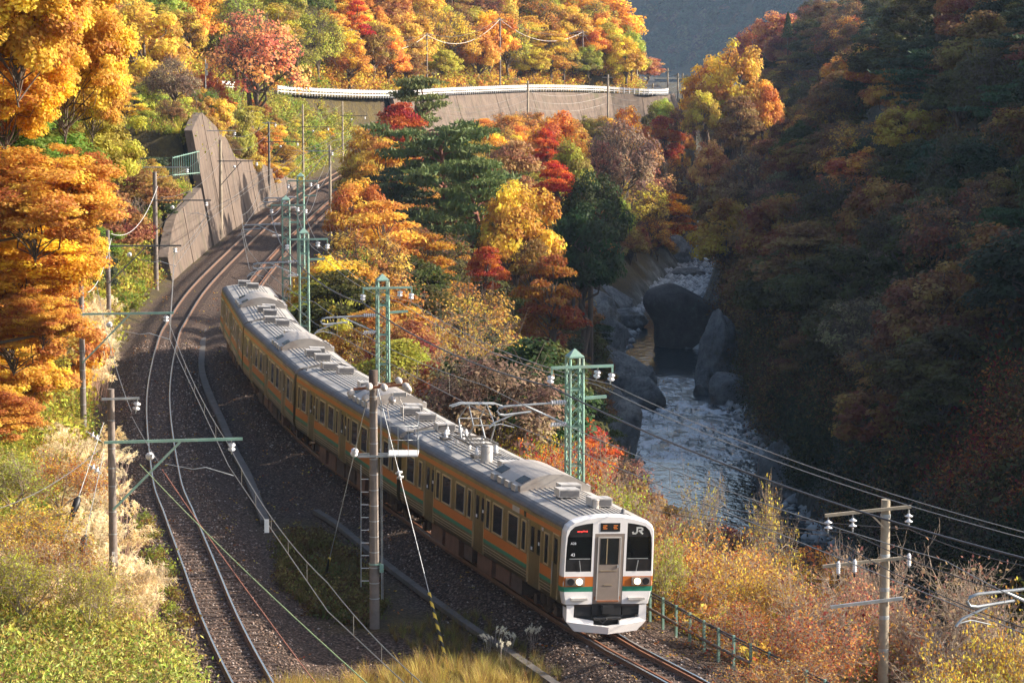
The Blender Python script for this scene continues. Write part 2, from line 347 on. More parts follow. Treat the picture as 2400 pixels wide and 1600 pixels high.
# ---------------------------------------------------------------- river
def river():
    gx, gy = np.meshgrid(np.linspace(-10, 75, 171), np.linspace(60, 690, 631))
    rv, vp = sd_poly(gx, gy, RIVs[::4])
    foam = np.interp(gy, [60, 235, 250, 258, 275, 288, 305, 318, 372, 392, 400, 470, 480], [.02, .04, .4, 1, .7, .95, .5, .0, .0, .3, .8, .7, .4])
    foam = foam * (.25 + 1.3 * vnoise(gx, gy, 5, 21)) + .05 * vnoise(gx, gy, 10, 22)
    z = -20.0 + .0 * gx + np.where(foam > .2, (vnoise(gx, gy, 1.4, 23) - .5) * .35 * foam, 0)
    V = np.stack([gx, gy, z], -1).reshape(-1, 3); i = np.arange(gx.size).reshape(gx.shape)
    F = np.stack([i[:-1, :-1], i[:-1, 1:], i[1:, 1:], i[1:, :-1]], -1).reshape(-1, 4)
    me = npmesh(V, F, M['water'], smooth=True, extra={'foam': np.clip(foam, 0, 1).ravel()})
    obj('river', me, kind='structure', label='blue white mountain river running over rapids through the gorge')
river()
def rock_mesh(seed, sub=5, rough=.35):
    bm = bmesh.new(); bmesh.ops.create_icosphere(bm, subdivisions=sub, radius=1); r = np.random.default_rng(seed)
    V = np.array([v.co[:] for v in bm.verts]); off = r.random(3) * 50; d = np.ones(len(V))
    for s, a in ((.9, .35), (.4, .17), (.17, .07)):
        q = V + off
        d += ((vnoise(q[:, 0], q[:, 1] + q[:, 2] * 1.3, s, seed) - .5) + (vnoise(q[:, 2], q[:, 0] - q[:, 1], s, seed + 1) - .5)) * a * rough * 3
    q = V + off; rid = np.abs(vnoise(q[:, 0] * 1.3, q[:, 1] + q[:, 2] * 1.7, .5, seed + 7) - .5) * 2; rid2 = np.abs(vnoise(q[:, 2] * 1.5 + q[:, 0], q[:, 1], .22, seed + 8) - .5) * 2; d += (np.minimum(rid, .35) - .2) * .30 + (np.minimum(rid2, .3) - .15) * .13
    for _ in range(7):            # flat facets where the rock has broken
        n = r.normal(size=3); n /= np.linalg.norm(n); lim = .62 + r.random() * .25; k = (V * d[:, None]) @ n
        d = np.where(k > lim, d * (lim + (k - lim) * .2) / np.maximum(k, 1e-6), d)
    V = V * d[:, None]
    for v, c in zip(bm.verts, V): v.co = c
    me = bpy.data.meshes.new('rock'); bm.to_mesh(me); bm.free(); me.materials.append(M['rock'])
    me.polygons.foreach_set('use_smooth', [True] * len(me.polygons)); return me
rocks = [rock_mesh(s) for s in range(5)]
def boulder(px, py, wpx, hpx, label, k=0, z=-20.0, deep=1.0, rz=0, group=None, name='boulder', sink=.3, Y=None):
    "px,py: foot of the rock"
    p = W(px, py, z) if Y is None else D(px, py, Y); s = p.y / FPX
    o = obj(name, rocks[k % 5], loc=(p.x, p.y + wpx * s * deep * .4, p.z + hpx * s * (.5 - sink)), rot=(0, 0, rz), label=label, cat='rock', group=group)
    o.scale = (wpx * s * .52, wpx * s * .5 * deep, hpx * s * .8); return o
boulder(1690, 905, 110, 150, 'big dark boulder lying behind the leaning pillar rock at the right bank', 1, rz=1, name='boulder')
boulder(1655, 925, 62, 58, 'round grey boulder standing in the rapids at mid river', 2, rz=.4)
boulder(1723, 950, 95, 85, 'pale grey boulder right of the round one in the rapids', 3, rz=2)
boulder(1520, 872, 26, 15, 'small flat stone breaking the water upstream of the round boulder', 4)
boulder(1440, 925, 190, 105, 'broad blue grey slab of rock on the left bank beside the rapids', 0, rz=.5)
boulder(1510, 955, 110, 70, 'low stepped rock jutting from the left bank over the lower fall', 2, rz=1.3)
boulder(1425, 1080, 150, 165, 'tall smooth rock face on the left bank above the bright pool', 4, rz=2.2)
boulder(1395, 860, 170, 150, 'dark overhanging boulder on the left bank under the trees', 1, rz=.2)
boulder(1420, 772, 150, 52, 'flat pale ledge on the left bank beside the orange pool', 3, rz=.1, deep=.7)
boulder(1405, 745, 165, 80, 'dark wedge shaped rock above the flat pale ledge', 0, rz=.9)
boulder(1375, 680, 130, 110, 'rounded grey rock at the left edge of the gravel bar', 2, rz=1.9)
boulder(1445, 640, 190, 130, 'high dark crag where the bank meets the gravel bar', 4, rz=.3)
boulder(1550, 622, 190, 62, 'long grey rock shelf behind the gravel bar', 1, rz=.1)
boulder(1610, 650, 70, 24, 'small smooth rock at the right end of the gravel bar', 3)
boulder(1545, 585, 110, 70, 'sunlit tan crag below the bright orange tree', 2, rz=2.5)
boulder(1835, 1165, 105, 130, 'pale rock at the foot of the right hand cliff by the bright pool', 0, rz=1.1)
boulder(1770, 850, 120, 70, 'dark wet rock at the foot of the right hand cliff upstream', 2, rz=.7)
boulder(1760, 900, 60, 36, 'half sunk rock between pale boulder and right bank', 4, rz=.7)
# leaning pillar rock in mid river
def pillar():
    p0 = W(1600, 815, -20); s = p0.y / FPX
    prof = [(828, 1545, 1712), (800, 1540, 1710), (770, 1538, 1700), (745, 1527, 1695), (725, 1515, 1690), (708, 1512, 1660), (695, 1517, 1640), (682, 1524, 1615), (674, 1545, 1600), (669, 1565, 1585)]
    V = []; n = 26; r = np.random.default_rng(4)
    for k, (py, a, b) in enumerate(prof):
        z = -20 + (815 - py) * s; cx = ((a + b) / 2 - 1200) * s; rx = (b - a) / 2 * s; ry = max(1.2, min(rx * 1.1, 4.0))
        for j in range(n):
            t = 2 * math.pi * j / n; q = 1 + (vnoise(np.array([t * 2]), np.array([z * .5]), .8, 31)[0] - .5) * .22
            V.append((cx + rx * q * math.cos(t), p0.y + 3 + ry * q * math.sin(t), z))
    F = [(i * n + j, i * n + (j + 1) % n, (i + 1) * n + (j + 1) % n, (i + 1) * n + j) for i in range(len(prof) - 1) for j in range(n)]
    mb = MB(); mb.add(V, F, 0, True); mb.add(V[-n:], [tuple(range(n))])
    o = mb.build('rock_pillar', M['rockd'], label='grey rock pillar overhanging the river at mid stream', cat='rock')
    md = o.modifiers.new('s', 'SUBSURF'); md.levels = md.render_levels = 2
pillar()
# gravel bar of loose stones (nobody could count)
def pebble_heap(name, n, fn, smin, smax, label, mat):
    "many small stones as one part of the ground"
    r = np.random.default_rng(len(name) + n)
    oct_ = np.array([(1, 0, 0), (0, 1, 0), (-1, 0, 0), (0, -1, 0), (0, 0, .7), (0, 0, -.7)]); f8 = np.array([(0, 1, 4), (1, 2, 4), (2, 3, 4), (3, 0, 4), (1, 0, 5), (2, 1, 5), (3, 2, 5), (0, 3, 5)])
    P = fn(r, n); n = len(P); s = (smin + (smax - smin) * r.random(n) ** 2)[:, None, None]; a = r.random(n) * 6.28
    v = oct_[None] * (0.7 + .6 * r.random((n, 6, 1))) * s; ca, sa = np.cos(a)[:, None], np.sin(a)[:, None]
    V = np.stack([v[..., 0] * ca - v[..., 1] * sa, v[..., 0] * sa + v[..., 1] * ca, v[..., 2]], -1) + P[:, None]
    F = (f8[None] + (np.arange(n) * 6)[:, None, None]).reshape(-1, 3)
    g = r.random(n); return obj(name, npmesh(V.reshape(-1, 3), F, mat, tint=np.repeat(g, 6)), kind='stuff', label=label)
m, nt, bs = NT('loose_stone'); M['stone'] = m
a = nt.nodes.new('ShaderNodeAttribute'); a.attribute_name = 'tint'
nt.links.new(ramp(nt, a.outputs['Fac'], [(0, (.05, .034, .026)), (.4, (.17, .105, .075)), (.8, (.30, .205, .155)), (1, (.50, .42, .37))]), bs.inputs['Base Color']); bs.inputs['Roughness'].default_value = .9
m, nt, bs = NT('river_stone'); M['rstone'] = m
a = nt.nodes.new('ShaderNodeAttribute'); a.attribute_name = 'tint'
nt.links.new(ramp(nt, a.outputs['Fac'], [(0, (.18, .19, .19)), (1, (.55, .57, .56))]), bs.inputs['Base Color']); bs.inputs['Roughness'].default_value = .8
def gb(r, n):
    px = 1385 + r.random(n) * 290; py = 600 + r.random(n) * 95
    keep = (py > 625 + (px - 1385) * -.02) & ((px - 1385) * .33 + 610 + 60 * r.random(n) < 800)
    x = (px[keep] - 1200) / FPX; return np.array([W(a, b, -19.95) for a, b in zip(px[keep], py[keep])])
pebble_heap('gravel_bar', 6000, gb, .15, .9, 'pale gravel and cobbles heaped on the river bar', M['rstone'])
def edge(r, n):
    y = 170 + r.random(n) * 310; c = np.stack([np.interp(y, RIVs[:, 1], RIVs[:, 0]), np.interp(y, RIVs[:, 1], RIVs[:, 2])], 1)
    sd = np.where(r.random(n) < .6, -1, 1); return np.stack([c[:, 0] + sd * (c[:, 1] + r.normal(size=n) * .8), y, np.full(n, -19.95)], 1)
pebble_heap('river_edge_stones', 3500, edge, .12, .8, 'broken stones along the water edge', M['rstone'])

# ---------------------------------------------------------------- retaining walls of separate panels
def wall_run(name, label, foot, hts, batter, panel, thick=.7, z0=-.7):
    "foot: list of (x, y); hts: top z at each foot point; batter leans back to the left of travel"
    root = obj(name, None, loc=(foot[0][0], foot[0][1], 0), label=label, cat='retaining wall')
    foot = np.array(foot, float); seg = np.r_[0, np.cumsum(np.hypot(*np.diff(foot, axis=0).T))]; L = seg[-1]; n = max(1, int(L / panel))
    inv = Vector((-foot[0][0], -foot[0][1], 0))
    for i in range(n):
        a, b = L * i / n + .03, L * (i + 1) / n - .03; q = []
        for s in (a, b):
            x = np.interp(s, seg, foot[:, 0]); y = np.interp(s, seg, foot[:, 1]); h = np.interp(s, seg, hts)
            k = min(np.searchsorted(seg, s), len(seg) - 1); k = max(k, 1); u = (foot[k] - foot[k - 1]) / (seg[k] - seg[k - 1]); nrm = Vector((-u[1], u[0], 0))
            q.append((Vector((x, y, 0)), h, nrm))
        vs = []
        off = .02 * (i % 3)
        for p, h, nr in q:
            for d, z in ((0, z0), (batter * (h - z0), h), (batter * (h - z0) + thick, h), (thick, z0)):
                vs.append(p + nr * (d + off) + Vector((0, 0, z)) + inv)
        mb = MB(); mb.add(vs, [(0, 1, 5, 4), (1, 2, 6, 5), (2, 3, 7, 6), (3, 0, 4, 7), (0, 3, 2, 1), (4, 5, 6, 7)])
        mb.build('wall_panel', M['wall'], root)
    return root
ys = np.array([213, 222, 246.6]); fx = [np.interp(y, LT[:, 1], LT[:, 0]) - 2.95 for y in ys]
wall_run('retaining_wall', 'low sloping concrete wall at the near end beside the left track', list(zip(fx, ys)), [1.2, 3.5, 4.4], .18, 5.5)
ys = np.array([247, 252, 258, 266, 274, 280, 299, 325, 334]); fx = [np.interp(y, LT[:, 1], LT[:, 0]) - 2.85 for y in ys]
wall_run('retaining_wall', 'tall stained concrete wall leaning back beside the left track', list(zip(fx, ys)), [9.3, 10.0, 10.5, 9.2, 8.0, 5.3, 4.2, 1.0, .3], .18, 3.6)
rdp = [(r[0], r[1]) for r in RD[7:13]]; hts = [r[2] - .1 for r in RD[7:13]]
fo = []
for i, p in enumerate(rdp):
    a = np.array(rdp[max(0, i - 1)]); b = np.array(rdp[min(len(rdp) - 1, i + 1)]); u = (b - a) / np.linalg.norm(b - a)
    fo.append((p[0] + u[1] * 3.1, p[1] - u[0] * 3.1))
wall_run('retaining_wall', 'long brown concrete wall below the white guard rail of the upper road', fo, hts, .28, 6.5)
# upper road and its guard rail
road = np.array(RD)[3:]; rs = spline([tuple(r) for r in road], 2.0)
def strip(pts, o0, o1, dz):
    V = []; 
    for i, p in enumerate(pts):
        a = pts[max(0, i - 1)]; b = pts[min(len(pts) - 1, i + 1)]; u = (b - a)[:2]; u = u / np.linalg.norm(u)
        for o in (o0, o1): V.append((p[0] + u[1] * o, p[1] - u[0] * o, p[2] + dz))
    return V, [(2 * i, 2 * i + 1, 2 * i + 3, 2 * i + 2) for i in range(len(pts) - 1)]
M['asphalt'] = simple('asphalt', (.06, .06, .062), .9, scale=2)
V, F = strip(rs, -4.6, .9, .06); MB().add(V, F).build('road', M['asphalt'], kind='structure', label='narrow asphalt road on the upper terrace behind the guard rail')
def guard(a, b, label):
    root = obj('guard_rail', None, loc=tuple(rs[a]), label=label, cat='guard rail'); P = rs[a:b]; inv = -Vector(rs[a])
    V, _ = strip(P, .5, .5, 0); C = [Vector(v) + inv for v in V[::2]]
    def band(z0, z1, th):
        mb = MB()
        for i in range(len(C) - 1):
            p, q = C[i], C[i + 1]; mb.bar(p + Vector((0, 0, (z0 + z1) / 2)), q + Vector((0, 0, (z0 + z1) / 2)), th, z1 - z0)
        return mb
    band(.72, 1.12, .10).build('rail_beam', M['guardwhite'], root); band(.36, .52, .06).build('rail_beam', M['guardwhite'], root)
    pm = MB().tube([(0, 0, -.1), (0, 0, 1.2)], .08, 6).mesh(M['guardwhite'])
    for i in range(0, len(C) - 1):
        for t in (0, .5):
            p = C[i].lerp(C[i + 1], t); obj('post', pm, root, loc=p + Vector((0, 0, 0)))
i0 = int(np.argmin(abs(rs[:, 0] + 45) + abs(rs[:, 1] - 343))); i1 = int(np.argmin(abs(rs[:, 0] + 35) + abs(rs[:, 1] - 367)))
i2 = int(np.argmin(abs(rs[:, 0] + 31.5) + abs(rs[:, 1] - 377))); i3 = int(np.argmin(abs(rs[:, 0] - 28) + abs(rs[:, 1] - 540)))
guard(i0, i1, 'short white guard rail high on the left behind the leafy shrubs')
guard(i2, i3, 'long white guard rail curving along the upper road')

# ---------------------------------------------------------------- tracks
def along(P):
    s = np.r_[0, np.cumsum(np.hypot(*np.diff(P, axis=0).T))]
    def f(t):
        x = np.interp(t, s, P[:, 0]); y = np.interp(t, s, P[:, 1]); x2 = np.interp(t + .6, s, P[:, 0]); y2 = np.interp(t + .6, s, P[:, 1])
        u = Vector((x2 - x, y2 - y, 0)).normalized(); return Vector((x, y, 0)), u
    return f, s[-1]
def make_track(P, label, guard_from=None, CANT=0.0):
    f, L = along(P); root = obj('railway_track', None, loc=(0, 0, 0), label=label, cat='railway track')
    def railmb(off, top=0.0, h=.15, g=None, wd=.065):
        V1 = []; V2 = []; a, b = (0, min(L, 560)) if g is None else g; n = int((b - a) / 2.0)
        sec = [(-.065, -h), (-.065, -h + .02), (-.012, -h + .03), (-.012, -.045), (-wd / 2, -.035), (-wd / 2, -.006), (wd / 2, -.006), (wd / 2, -.035), (.012, -.045), (.012, -h + .03), (.065, -h + .02), (.065, -h)]
        hd = [(-wd / 2, -.006), (-wd / 2 + .006, 0), (wd / 2 - .006, 0), (wd / 2, -.006)]
        mb = MB(); k = len(sec)
        for i in range(n + 1):
            p, u = f(a + (b - a) * i / n); nr = Vector((u.y, -u.x, 0)); c = p + nr * off + Vector((0, 0, top))
            V1 += [c + nr * y + Vector((0, 0, z)) for y, z in sec]; V2 += [c + nr * y + Vector((0, 0, z)) for y, z in hd]
        mb.add(V1, [(i * k + j, i * k + j + 1, (i + 1) * k + j + 1, (i + 1) * k + j) for i in range(n) for j in range(k - 1)], 0)
        mb.add(V2, [(i * 4 + j, i * 4 + j + 1, (i + 1) * 4 + j + 1, (i + 1) * 4 + j) for i in range(n) for j in range(3)], 1)
        return mb
    for off in (-.566, .566): railmb(off).build('rail', [M['railside'], M['railtop']], root)
    if guard_from:
        for off in (-.40, .40): railmb(off, -.02, .13, guard_from).build('guard_bar', [M['railside'], M['rust']], root)
    sm = MB().box((0, 0, -.22), (2.1, .23, .14)).mesh(M['sleeper']); n = 0; rest = MB(); s = 20
    while s < min(L, 520):
        p, u = f(s); a = math.atan2(u.y, u.x) - math.pi / 2
        if n < 290: obj('sleeper', sm, root, loc=p, rot=(0, 0, a + random.uniform(-.02, .02)))
        else: rest.box(p + Vector((0, 0, -.22)), (2.1, .23, .14), 0, Matrix.Rotation(a, 3, 'Z'))
        n += 1; s += .62
    if n > 290: rest.build('sleepers_far', M['sleeper'], root, kind='stuff')
    return root
make_track(LT, 'left hand railway track, empty, curving away to the far left')
make_track(RT, 'right hand railway track that carries the train', guard_from=(20, 260))
def bst(P):
    f, L = along(P)
    def g(r, n):
        out = []
        s = 22 + r.random(n) ** 1.5 * 105; o = r.normal(size=n) * 1.5
        for a, b in zip(s, o):
            p, u = f(a); q = (p.x + u.y * b, p.y - u.x * b)
            out.append((q[0], q[1], -.17 - .45 * float(sstep((abs(b) - 1.25) / 1.3)) + .01))
        return np.array(out)
    return g
pebble_heap('ballast', 26000, bst(LT), .02, .065, 'loose ballast stones around the left hand track', M['stone'])
pebble_heap('ballast', 20000, bst(RT), .02, .065, 'loose ballast stones around the right hand track', M['stone'])
# concrete cable trough and kerb lines on the ground between the tracks
def trough(pts, wd, label):
    P = spline([tuple(W(a, b, -.5))[:2] for a, b in pts], 1.0); root = obj('cable_trough', None, loc=(P[0][0], P[0][1], -.5), label=label, cat='cable trough')
    for i in range(len(P) - 1):
        a, b = Vector((*P[i], -.5)), Vector((*P[i + 1], -.5)); o = Vector((-P[0][0], -P[0][1], .5 + .04)); e = (b - a).normalized() * .012
        MB().bar(a + o + e, b + o - e, wd, .16).build('trough_lid', M['trough'], root)
trough([(533, 655), (505, 690), (487, 720), (479, 760), (474, 825), (473, 870), (490, 925), (520, 990), (550, 1060), (577, 1110), (600, 1165), (622, 1225)], .34, 'grey cable trough winding between the two tracks')
trough([(740, 1200), (790, 1232), (860, 1290), (930, 1345), (1010, 1405), (1100, 1470), (1190, 1530), (1290, 1600), (1400, 1680)], .26, 'grey concrete kerb running diagonally past the ladder pole')
# ---------------------------------------------------------------- train
m, nt, bs = NT('stainless_steel_body'); M['stainless'] = m
n = noise(nt, 1.5, 5); nt.links.new(ramp(nt, n, [(.3, (.17, .14, .08)), (.7, (.23, .19, .115))]), bs.inputs['Base Color'])
bs.inputs['Metallic'].default_value = .8; nt.links.new(mapr(nt, noise(nt, 4, 4), .3, .7, .28, .42), bs.inputs['Roughness'])
M['stainbright'] = simple('bright_steel_trim', (.62, .52, .36), .3, .8, var=.1)
M['rooflight'] = simple('roof_grey', (.40, .375, .345), .7, scale=1.2, grime=(.27, .24, .22))
M['roofdark'] = simple('roof_flank_dark_grey', (.12, .115, .12), .65, scale=1.5)
M['ribdark'] = simple('roof_rib', (.16, .15, .14), .8)
M['orange'] = simple('orange_stripe', (.50, .135, .018), .4, var=.06)
M['tgreen'] = simple('green_stripe', (.02, .21, .13), .4, var=.06)
M['twhite'] = simple('train_white', (.80, .77, .76), .3, var=.04, scale=2)
M['doorfront'] = simple('front_door_grey_beige', (.30, .245, .21), .4, .35, var=.08)
M['glass'] = None
m, nt, bs = NT('dark_window_glass'); M['glass'] = m; bs.inputs['Base Color'].default_value = (.012, .014, .016, 1); bs.inputs['Roughness'].default_value = .06
m, nt, bs = NT('cab_glass'); M['cabglass'] = m
tr = nt.nodes.new('ShaderNodeBsdfTransparent'); tr.inputs[0].default_value = (.55, .58, .56, 1); mx = nt.nodes.new('ShaderNodeMixShader')
bs.inputs['Base Color'].default_value = (.01, .012, .014, 1); bs.inputs['Roughness'].default_value = .05; mx.inputs[0].default_value = .5
nt.links.new(tr.outputs[0], mx.inputs[1]); nt.links.new(bs.outputs[0], mx.inputs[2]); nt.links.new(mx.outputs[0], nt.nodes['Material Output'].inputs[0])
M['panelblack'] = simple('black_panel', (.018, .018, .02), .25)
M['under'] = simple('underframe_brown', (.075, .05, .038), .85, scale=3, var=.4)
M['underred'] = simple('underfloor_box_rust_brown', (.13, .065, .04), .8, scale=3, var=.3)
M['ventlight'] = simple('vent_light_grey', (.50, .47, .44), .5, scale=2, grime=(.38, .33, .29))
M['ac'] = simple('air_conditioner_case', (.40, .355, .315), .5, scale=.8, grime=(.30, .24, .20))
M['teal'] = simple('teal_cloth', (.02, .16, .15), .8)
M['glove'] = simple('white_cloth', (.8, .8, .85), .8, var=.02)
M['skin'] = simple('skin', (.45, .27, .18), .6, var=.05)
M['uniform'] = simple('dark_uniform', (.02, .022, .04), .8)
def emis(name, col, st):
    m, nt, bs = NT(name); bs.inputs['Base Color'].default_value = (*col, 1); bs.inputs['Emission Color'].default_value = (*col, 1); bs.inputs['Emission Strength'].default_value = st; return m
M['lamp'] = emis('headlamp_glow', (1, .72, .42), 3.2); M['red'] = emis('red_led', (1, .05, .04), 1.2); M['amber'] = emis('amber_led', (.8, .22, .03), .35)
M['logo'] = simple('silver_logo', (.62, .62, .60), .4, var=.02)
def text_mesh(txt, size, mat, bold=False, spacing=1.0):
    cu = bpy.data.curves.new('t', 'FONT'); cu.body = txt; cu.size = size; cu.align_x = 'CENTER'; cu.align_y = 'CENTER'; cu.extrude = .004; cu.space_character = spacing
    if bold: cu.offset = size * .03
    o = bpy.data.objects.new('t', cu); COL.objects.link(o); bpy.context.view_layer.update()
    me = bpy.data.meshes.new_from_object(o.evaluated_get(bpy.context.evaluated_depsgraph_get())); bpy.data.objects.remove(o); bpy.data.curves.remove(cu)
    me.materials.clear(); me.materials.append(mat); return me
CL = 19.5; HW = 1.40
ROOF = [(1.15, 3.585), (.9, 3.64), (.6, 3.69), (.3, 3.72), (0, 3.73)]
def rz(y): return float(np.interp(abs(y), [0, .3, .6, .9, 1.15], [3.73, 3.72, 3.69, 3.64, 3.585]))
parts = {}
def share(key, fn):
    if key not in parts: parts[key] = fn()
    return parts[key]
def frame_ring(w_, h_, t, d):
    mb = MB(); a, b = w_ / 2, h_ / 2
    for cx, cz, dx, dz in ((0, b - t / 2, w_, t), (0, -b + t / 2, w_, t), (-a + t / 2, 0, t, h_ - 2 * t), (a - t / 2, 0, t, h_ - 2 * t)): mb.box((cx, 0, cz), (dx, d, dz))
    return mb
def carriage(label, doors, wins, front=False, ac=8.3, motor=False):
    """local frame: x backwards from the front end (0) to CL, +y is the camera side (left in the picture), z up from the rail"""
    root = obj('train_carriage', None, label=label, cat='train carriage', group='carriages of the stainless steel train')
    # side walls between doors
    DW = .66
    for sd in (1, -1):
        mb = MB(); x = .0 if not front else .30
        for dx in list(doors) + [None]:
            x1 = (dx - DW) if dx is not None else CL
            if x1 > x:
                def fn(p, t, sd=sd): return (t, sd * p[0], p[1])
                sec = [(1.32, 1.00), (1.355, 1.10), (1.40, 1.30), (1.40, 3.14), (1.385, 3.33), (1.30, 3.33), (1.30, 1.00)]
                mb.prism(sec, fn, x, x1)
            if dx is not None:
                mb.box((dx, sd * 1.3475, 3.17), (2 * DW, .095, .31)); mb.box((dx, sd * 1.33, 1.05), (2 * DW, .06, .10)); x = dx + DW
        mb.box((CL - .06 + (0), sd * .65, 2.16), (.12, 1.29, 2.3))
        if not front: mb.box((.06, sd * .65, 2.16), (.12, 1.29, 2.3))
        mb.build('side_wall', M['stainless'], root)
        # corrugation beads and stripes
        bd = MB(); so = MB(); sg = MB(); x = .30 if front else .02
        for dx in list(doors) + [None]:
            x1 = (dx - DW - .02) if dx is not None else CL - .02
            if front and dx == doors[0]: xa = 1.12
            else: xa = x
            if x1 > xa:
                for z in (1.17, 1.27, 1.37):
                    bd.box(((xa + x1) / 2, sd * (1.402 - (1.3 - z) * .22 * (z < 1.3)), z), (x1 - xa, .02, .018))
                so.box(((xa + x1) / 2, sd * 1.402, 1.76), (x1 - xa, .008, .32)); sg.box(((xa + x1) / 2, sd * 1.402, 1.53), (x1 - xa, .008, .12))
            if dx is not None: x = dx + DW + .02
        bd.build('bead', M['stainbright'], root)
        so.box(((CL + .3) / 2 if front else CL / 2, sd * 1.4015, 3.20 - .05), (CL - (.32 if front else .04), .008, .15))
        so.build('orange_stripe', M['orange'], root); sg.build('green_stripe', M['tgreen'], root)
        # doors
        for dx in doors:
            def dm():
                mb = MB(); mb.box((0, 0, 0), (.65, .04, 1.92)); return mb.mesh([M['stainless']])
            for k in (-1, 1):
                d = obj('door', share('door', dm), root, loc=(dx + k * .327, sd * 1.335, 2.06))
                obj('window_pane', share('dpane', lambda: MB().box((0, 0, 0), (.30, .012, .78)).mesh(M['glass'])), d, loc=(0, sd * .024, .42))
                if sd > 0: obj('sticker', share('stick', lambda: MB().box((0, 0, 0), (.14, .008, .10)).mesh(M['glove'])), d, loc=(.04 * k, sd * .035, .38 if k < 0 else .12))
            for k in (-1, 1): obj('door_pillar', share('pil', lambda: MB().box((0, 0, 0), (.035, .075, 1.98)).mesh(M['stainbright'])), root, loc=(dx + k * (DW + .004), sd * 1.372, 2.05))
        for wx, ww in wins:
            key = 'wf%.2f' % ww
            f = obj('window', share(key, lambda: frame_ring(ww + .08, 1.0, .05, .045).mesh(M['stainbright'])), root, loc=(wx, sd * 1.408, 2.46))
            obj('pane', share(key + 'p', lambda: MB().box((0, 0, 0), (ww - .02, .012, .92)).mesh(M['glass'])), f, loc=(0, sd * -.002, 0))
            if ww > .8: obj('mullion', share('mull', lambda: MB().box((0, 0, 0), (.035, .03, .9)).box((-.0, 0, -.43), (.10, .04, .07)).mesh(M['ventlight'])), f, loc=(-ww / 2 + .04, sd * .008, 0))
    # roof
    xs = .30 if front else .02; mb = MB()
    sec = [(1.15, 3.56), (1.15, 3.585), (.9, 3.64), (.6, 3.69), (.3, 3.72), (0, 3.73)]; sec = sec + [(-a, b) for a, b in sec[:-1][::-1]]
    mb.prism(sec, lambda p, t: (t, p[0], p[1]), xs, CL - .02); roof = mb.build('roof', M['rooflight'], root)
    rm = share('rib%s' % front, lambda: MB().box((0, 0, 0), (CL - xs - .5, .035, .028)).mesh(M['rooflight']))
    for k in range(-5, 6):
        y = k * .158; obj('roof_rib', rm, roof, loc=((CL + xs) / 2, y, rz(y) + .009))
    fl = MB()
    for sd in (1, -1):
        fl.prism([(1.385, 3.333), (1.375, 3.40), (1.33, 3.48), (1.25, 3.545), (1.152, 3.583), (1.10, 3.50), (1.15, 3.333)], lambda p, t: (t, sd * p[0], p[1]), xs, CL - .02, smooth=False)
    fl.build('roof_flank', M['roofdark'], root)
    # vents
    def vent():
        mb = MB(); mb.box((0, 0, .20), (.52, .66, .26)); mb.box((-.262, 0, .19), (.012, .60, .19), 1); mb.box((.262, 0, .19), (.012, .60, .19), 1)
        for a in (-.24, .24): mb.box((0, a, .03), (.50, .07, .09), 1)
        return mb.mesh([M['ventlight'], M['roofdark']])
    vp = [(1.9, .0), (3.6, .18), (4.55, -.12), (ac + 3.3, .1), (16.9, -.1), (18.4, .25)] if not motor else [(1.85, -.22), (3.65, .22), (4.6, -.12), (ac + 2.3, .35), (19.05, .0)]
    for x, y in vp: obj('roof_vent', share('vent', vent), root, loc=(x, y, 3.70))
    # air conditioner
    def acm():
        mb = MB(); n = 14; pr = [(-1.12, -.10)] + [(-1.12 + 2.24 * i / n, .10 + .40 * (1 - (2 * i / n - 1) ** 2)) for i in range(n + 1)] + [(1.12, -.10)]
        mb.prism(pr, lambda p, t: (t, p[0], p[1]), -1.65, 1.65, smooth=False); return mb.mesh(M['ac'])
    a = obj('air_conditioner', share('ac', acm), root, loc=(ac, 0, 3.68))
    def grille():
        mb = MB()
        for i in range(11): mb.box((-.35 + .07 * i, 0, 0), (.035, .34, .02))
        return mb.mesh(M['panelblack'])
    for sd in (1, -1):
        for q in (-1.15, 1.15): obj('grille', share('gr', grille), a, loc=(q, sd * .90, .25), rot=(-sd * .53, 0, 0))
        for q in (-1.2, -.4, .4, 1.2): obj('side_box', share('sb', lambda: MB().box((0, 0, 0), (.42, .12, .2)).mesh(M['ventlight'])), a, loc=(q, sd * 1.16, 0))
    # ends, floor, underframe
    MB().box((CL / 2, 0, 1.0), (CL - .1, 2.5, .12)).box((CL / 2, 0, 3.30), (CL - .7, 2.58, .05)).build('floor', M['under'], root)
    MB().box((CL + .22, 0, 2.1), (.42, 1.2, 2.1)).build('gangway', M['black'], root)
    r = random.Random(len(label)); x = 4.6
    while x < CL - 5.2:
        wd = r.uniform(.6, 1.9); hh = r.uniform(.45, .62)
        for sd in (1, -1): MB().box((x + wd / 2, sd * .92, .93 - hh / 2), (wd, .62, hh)).build('equipment_box', M['underred'] if r.random() < .55 else M['under'], root)
        x += wd + r.uniform(.15, .7)
    def wheel():
        mb = MB(); mb.lathe((0, 0, 0), [(.0, -.06), (.12, -.07), (.14, -.02), (.38, -.03), (.43, -.06), (.46, .07), (.43, .07), (.0, .05)], 20, 0, Matrix.Rotation(math.pi / 2, 3, 'X')); return mb.mesh(M['under'])
    for bx in (2.9, CL - 2.9):
        b = MB(); 
        for sd in (1, -1): b.box((0, sd * .82, .52), (2.6, .12, .18)); b.tube([(-.3, sd * .9, .45), (-.3, sd * .9, .85)], .13, 8); b.tube([(.3, sd * .9, .45), (.3, sd * .9, .85)], .13, 8); b.box((-1.05, sd * .88, .45), (.3, .2, .3)); b.box((1.05, sd * .88, .45), (.3, .2, .3))
        b.box((0, 0, .6), (.5, 1.6, .25)); bo = b.build('bogie', M['under'], root, loc=(bx, 0, 0))
        for q in (-1.05, 1.05):
            for sd in (1, -1): obj('wheel', share('wheel', wheel), bo, loc=(q, sd * .56, .43))
    return root
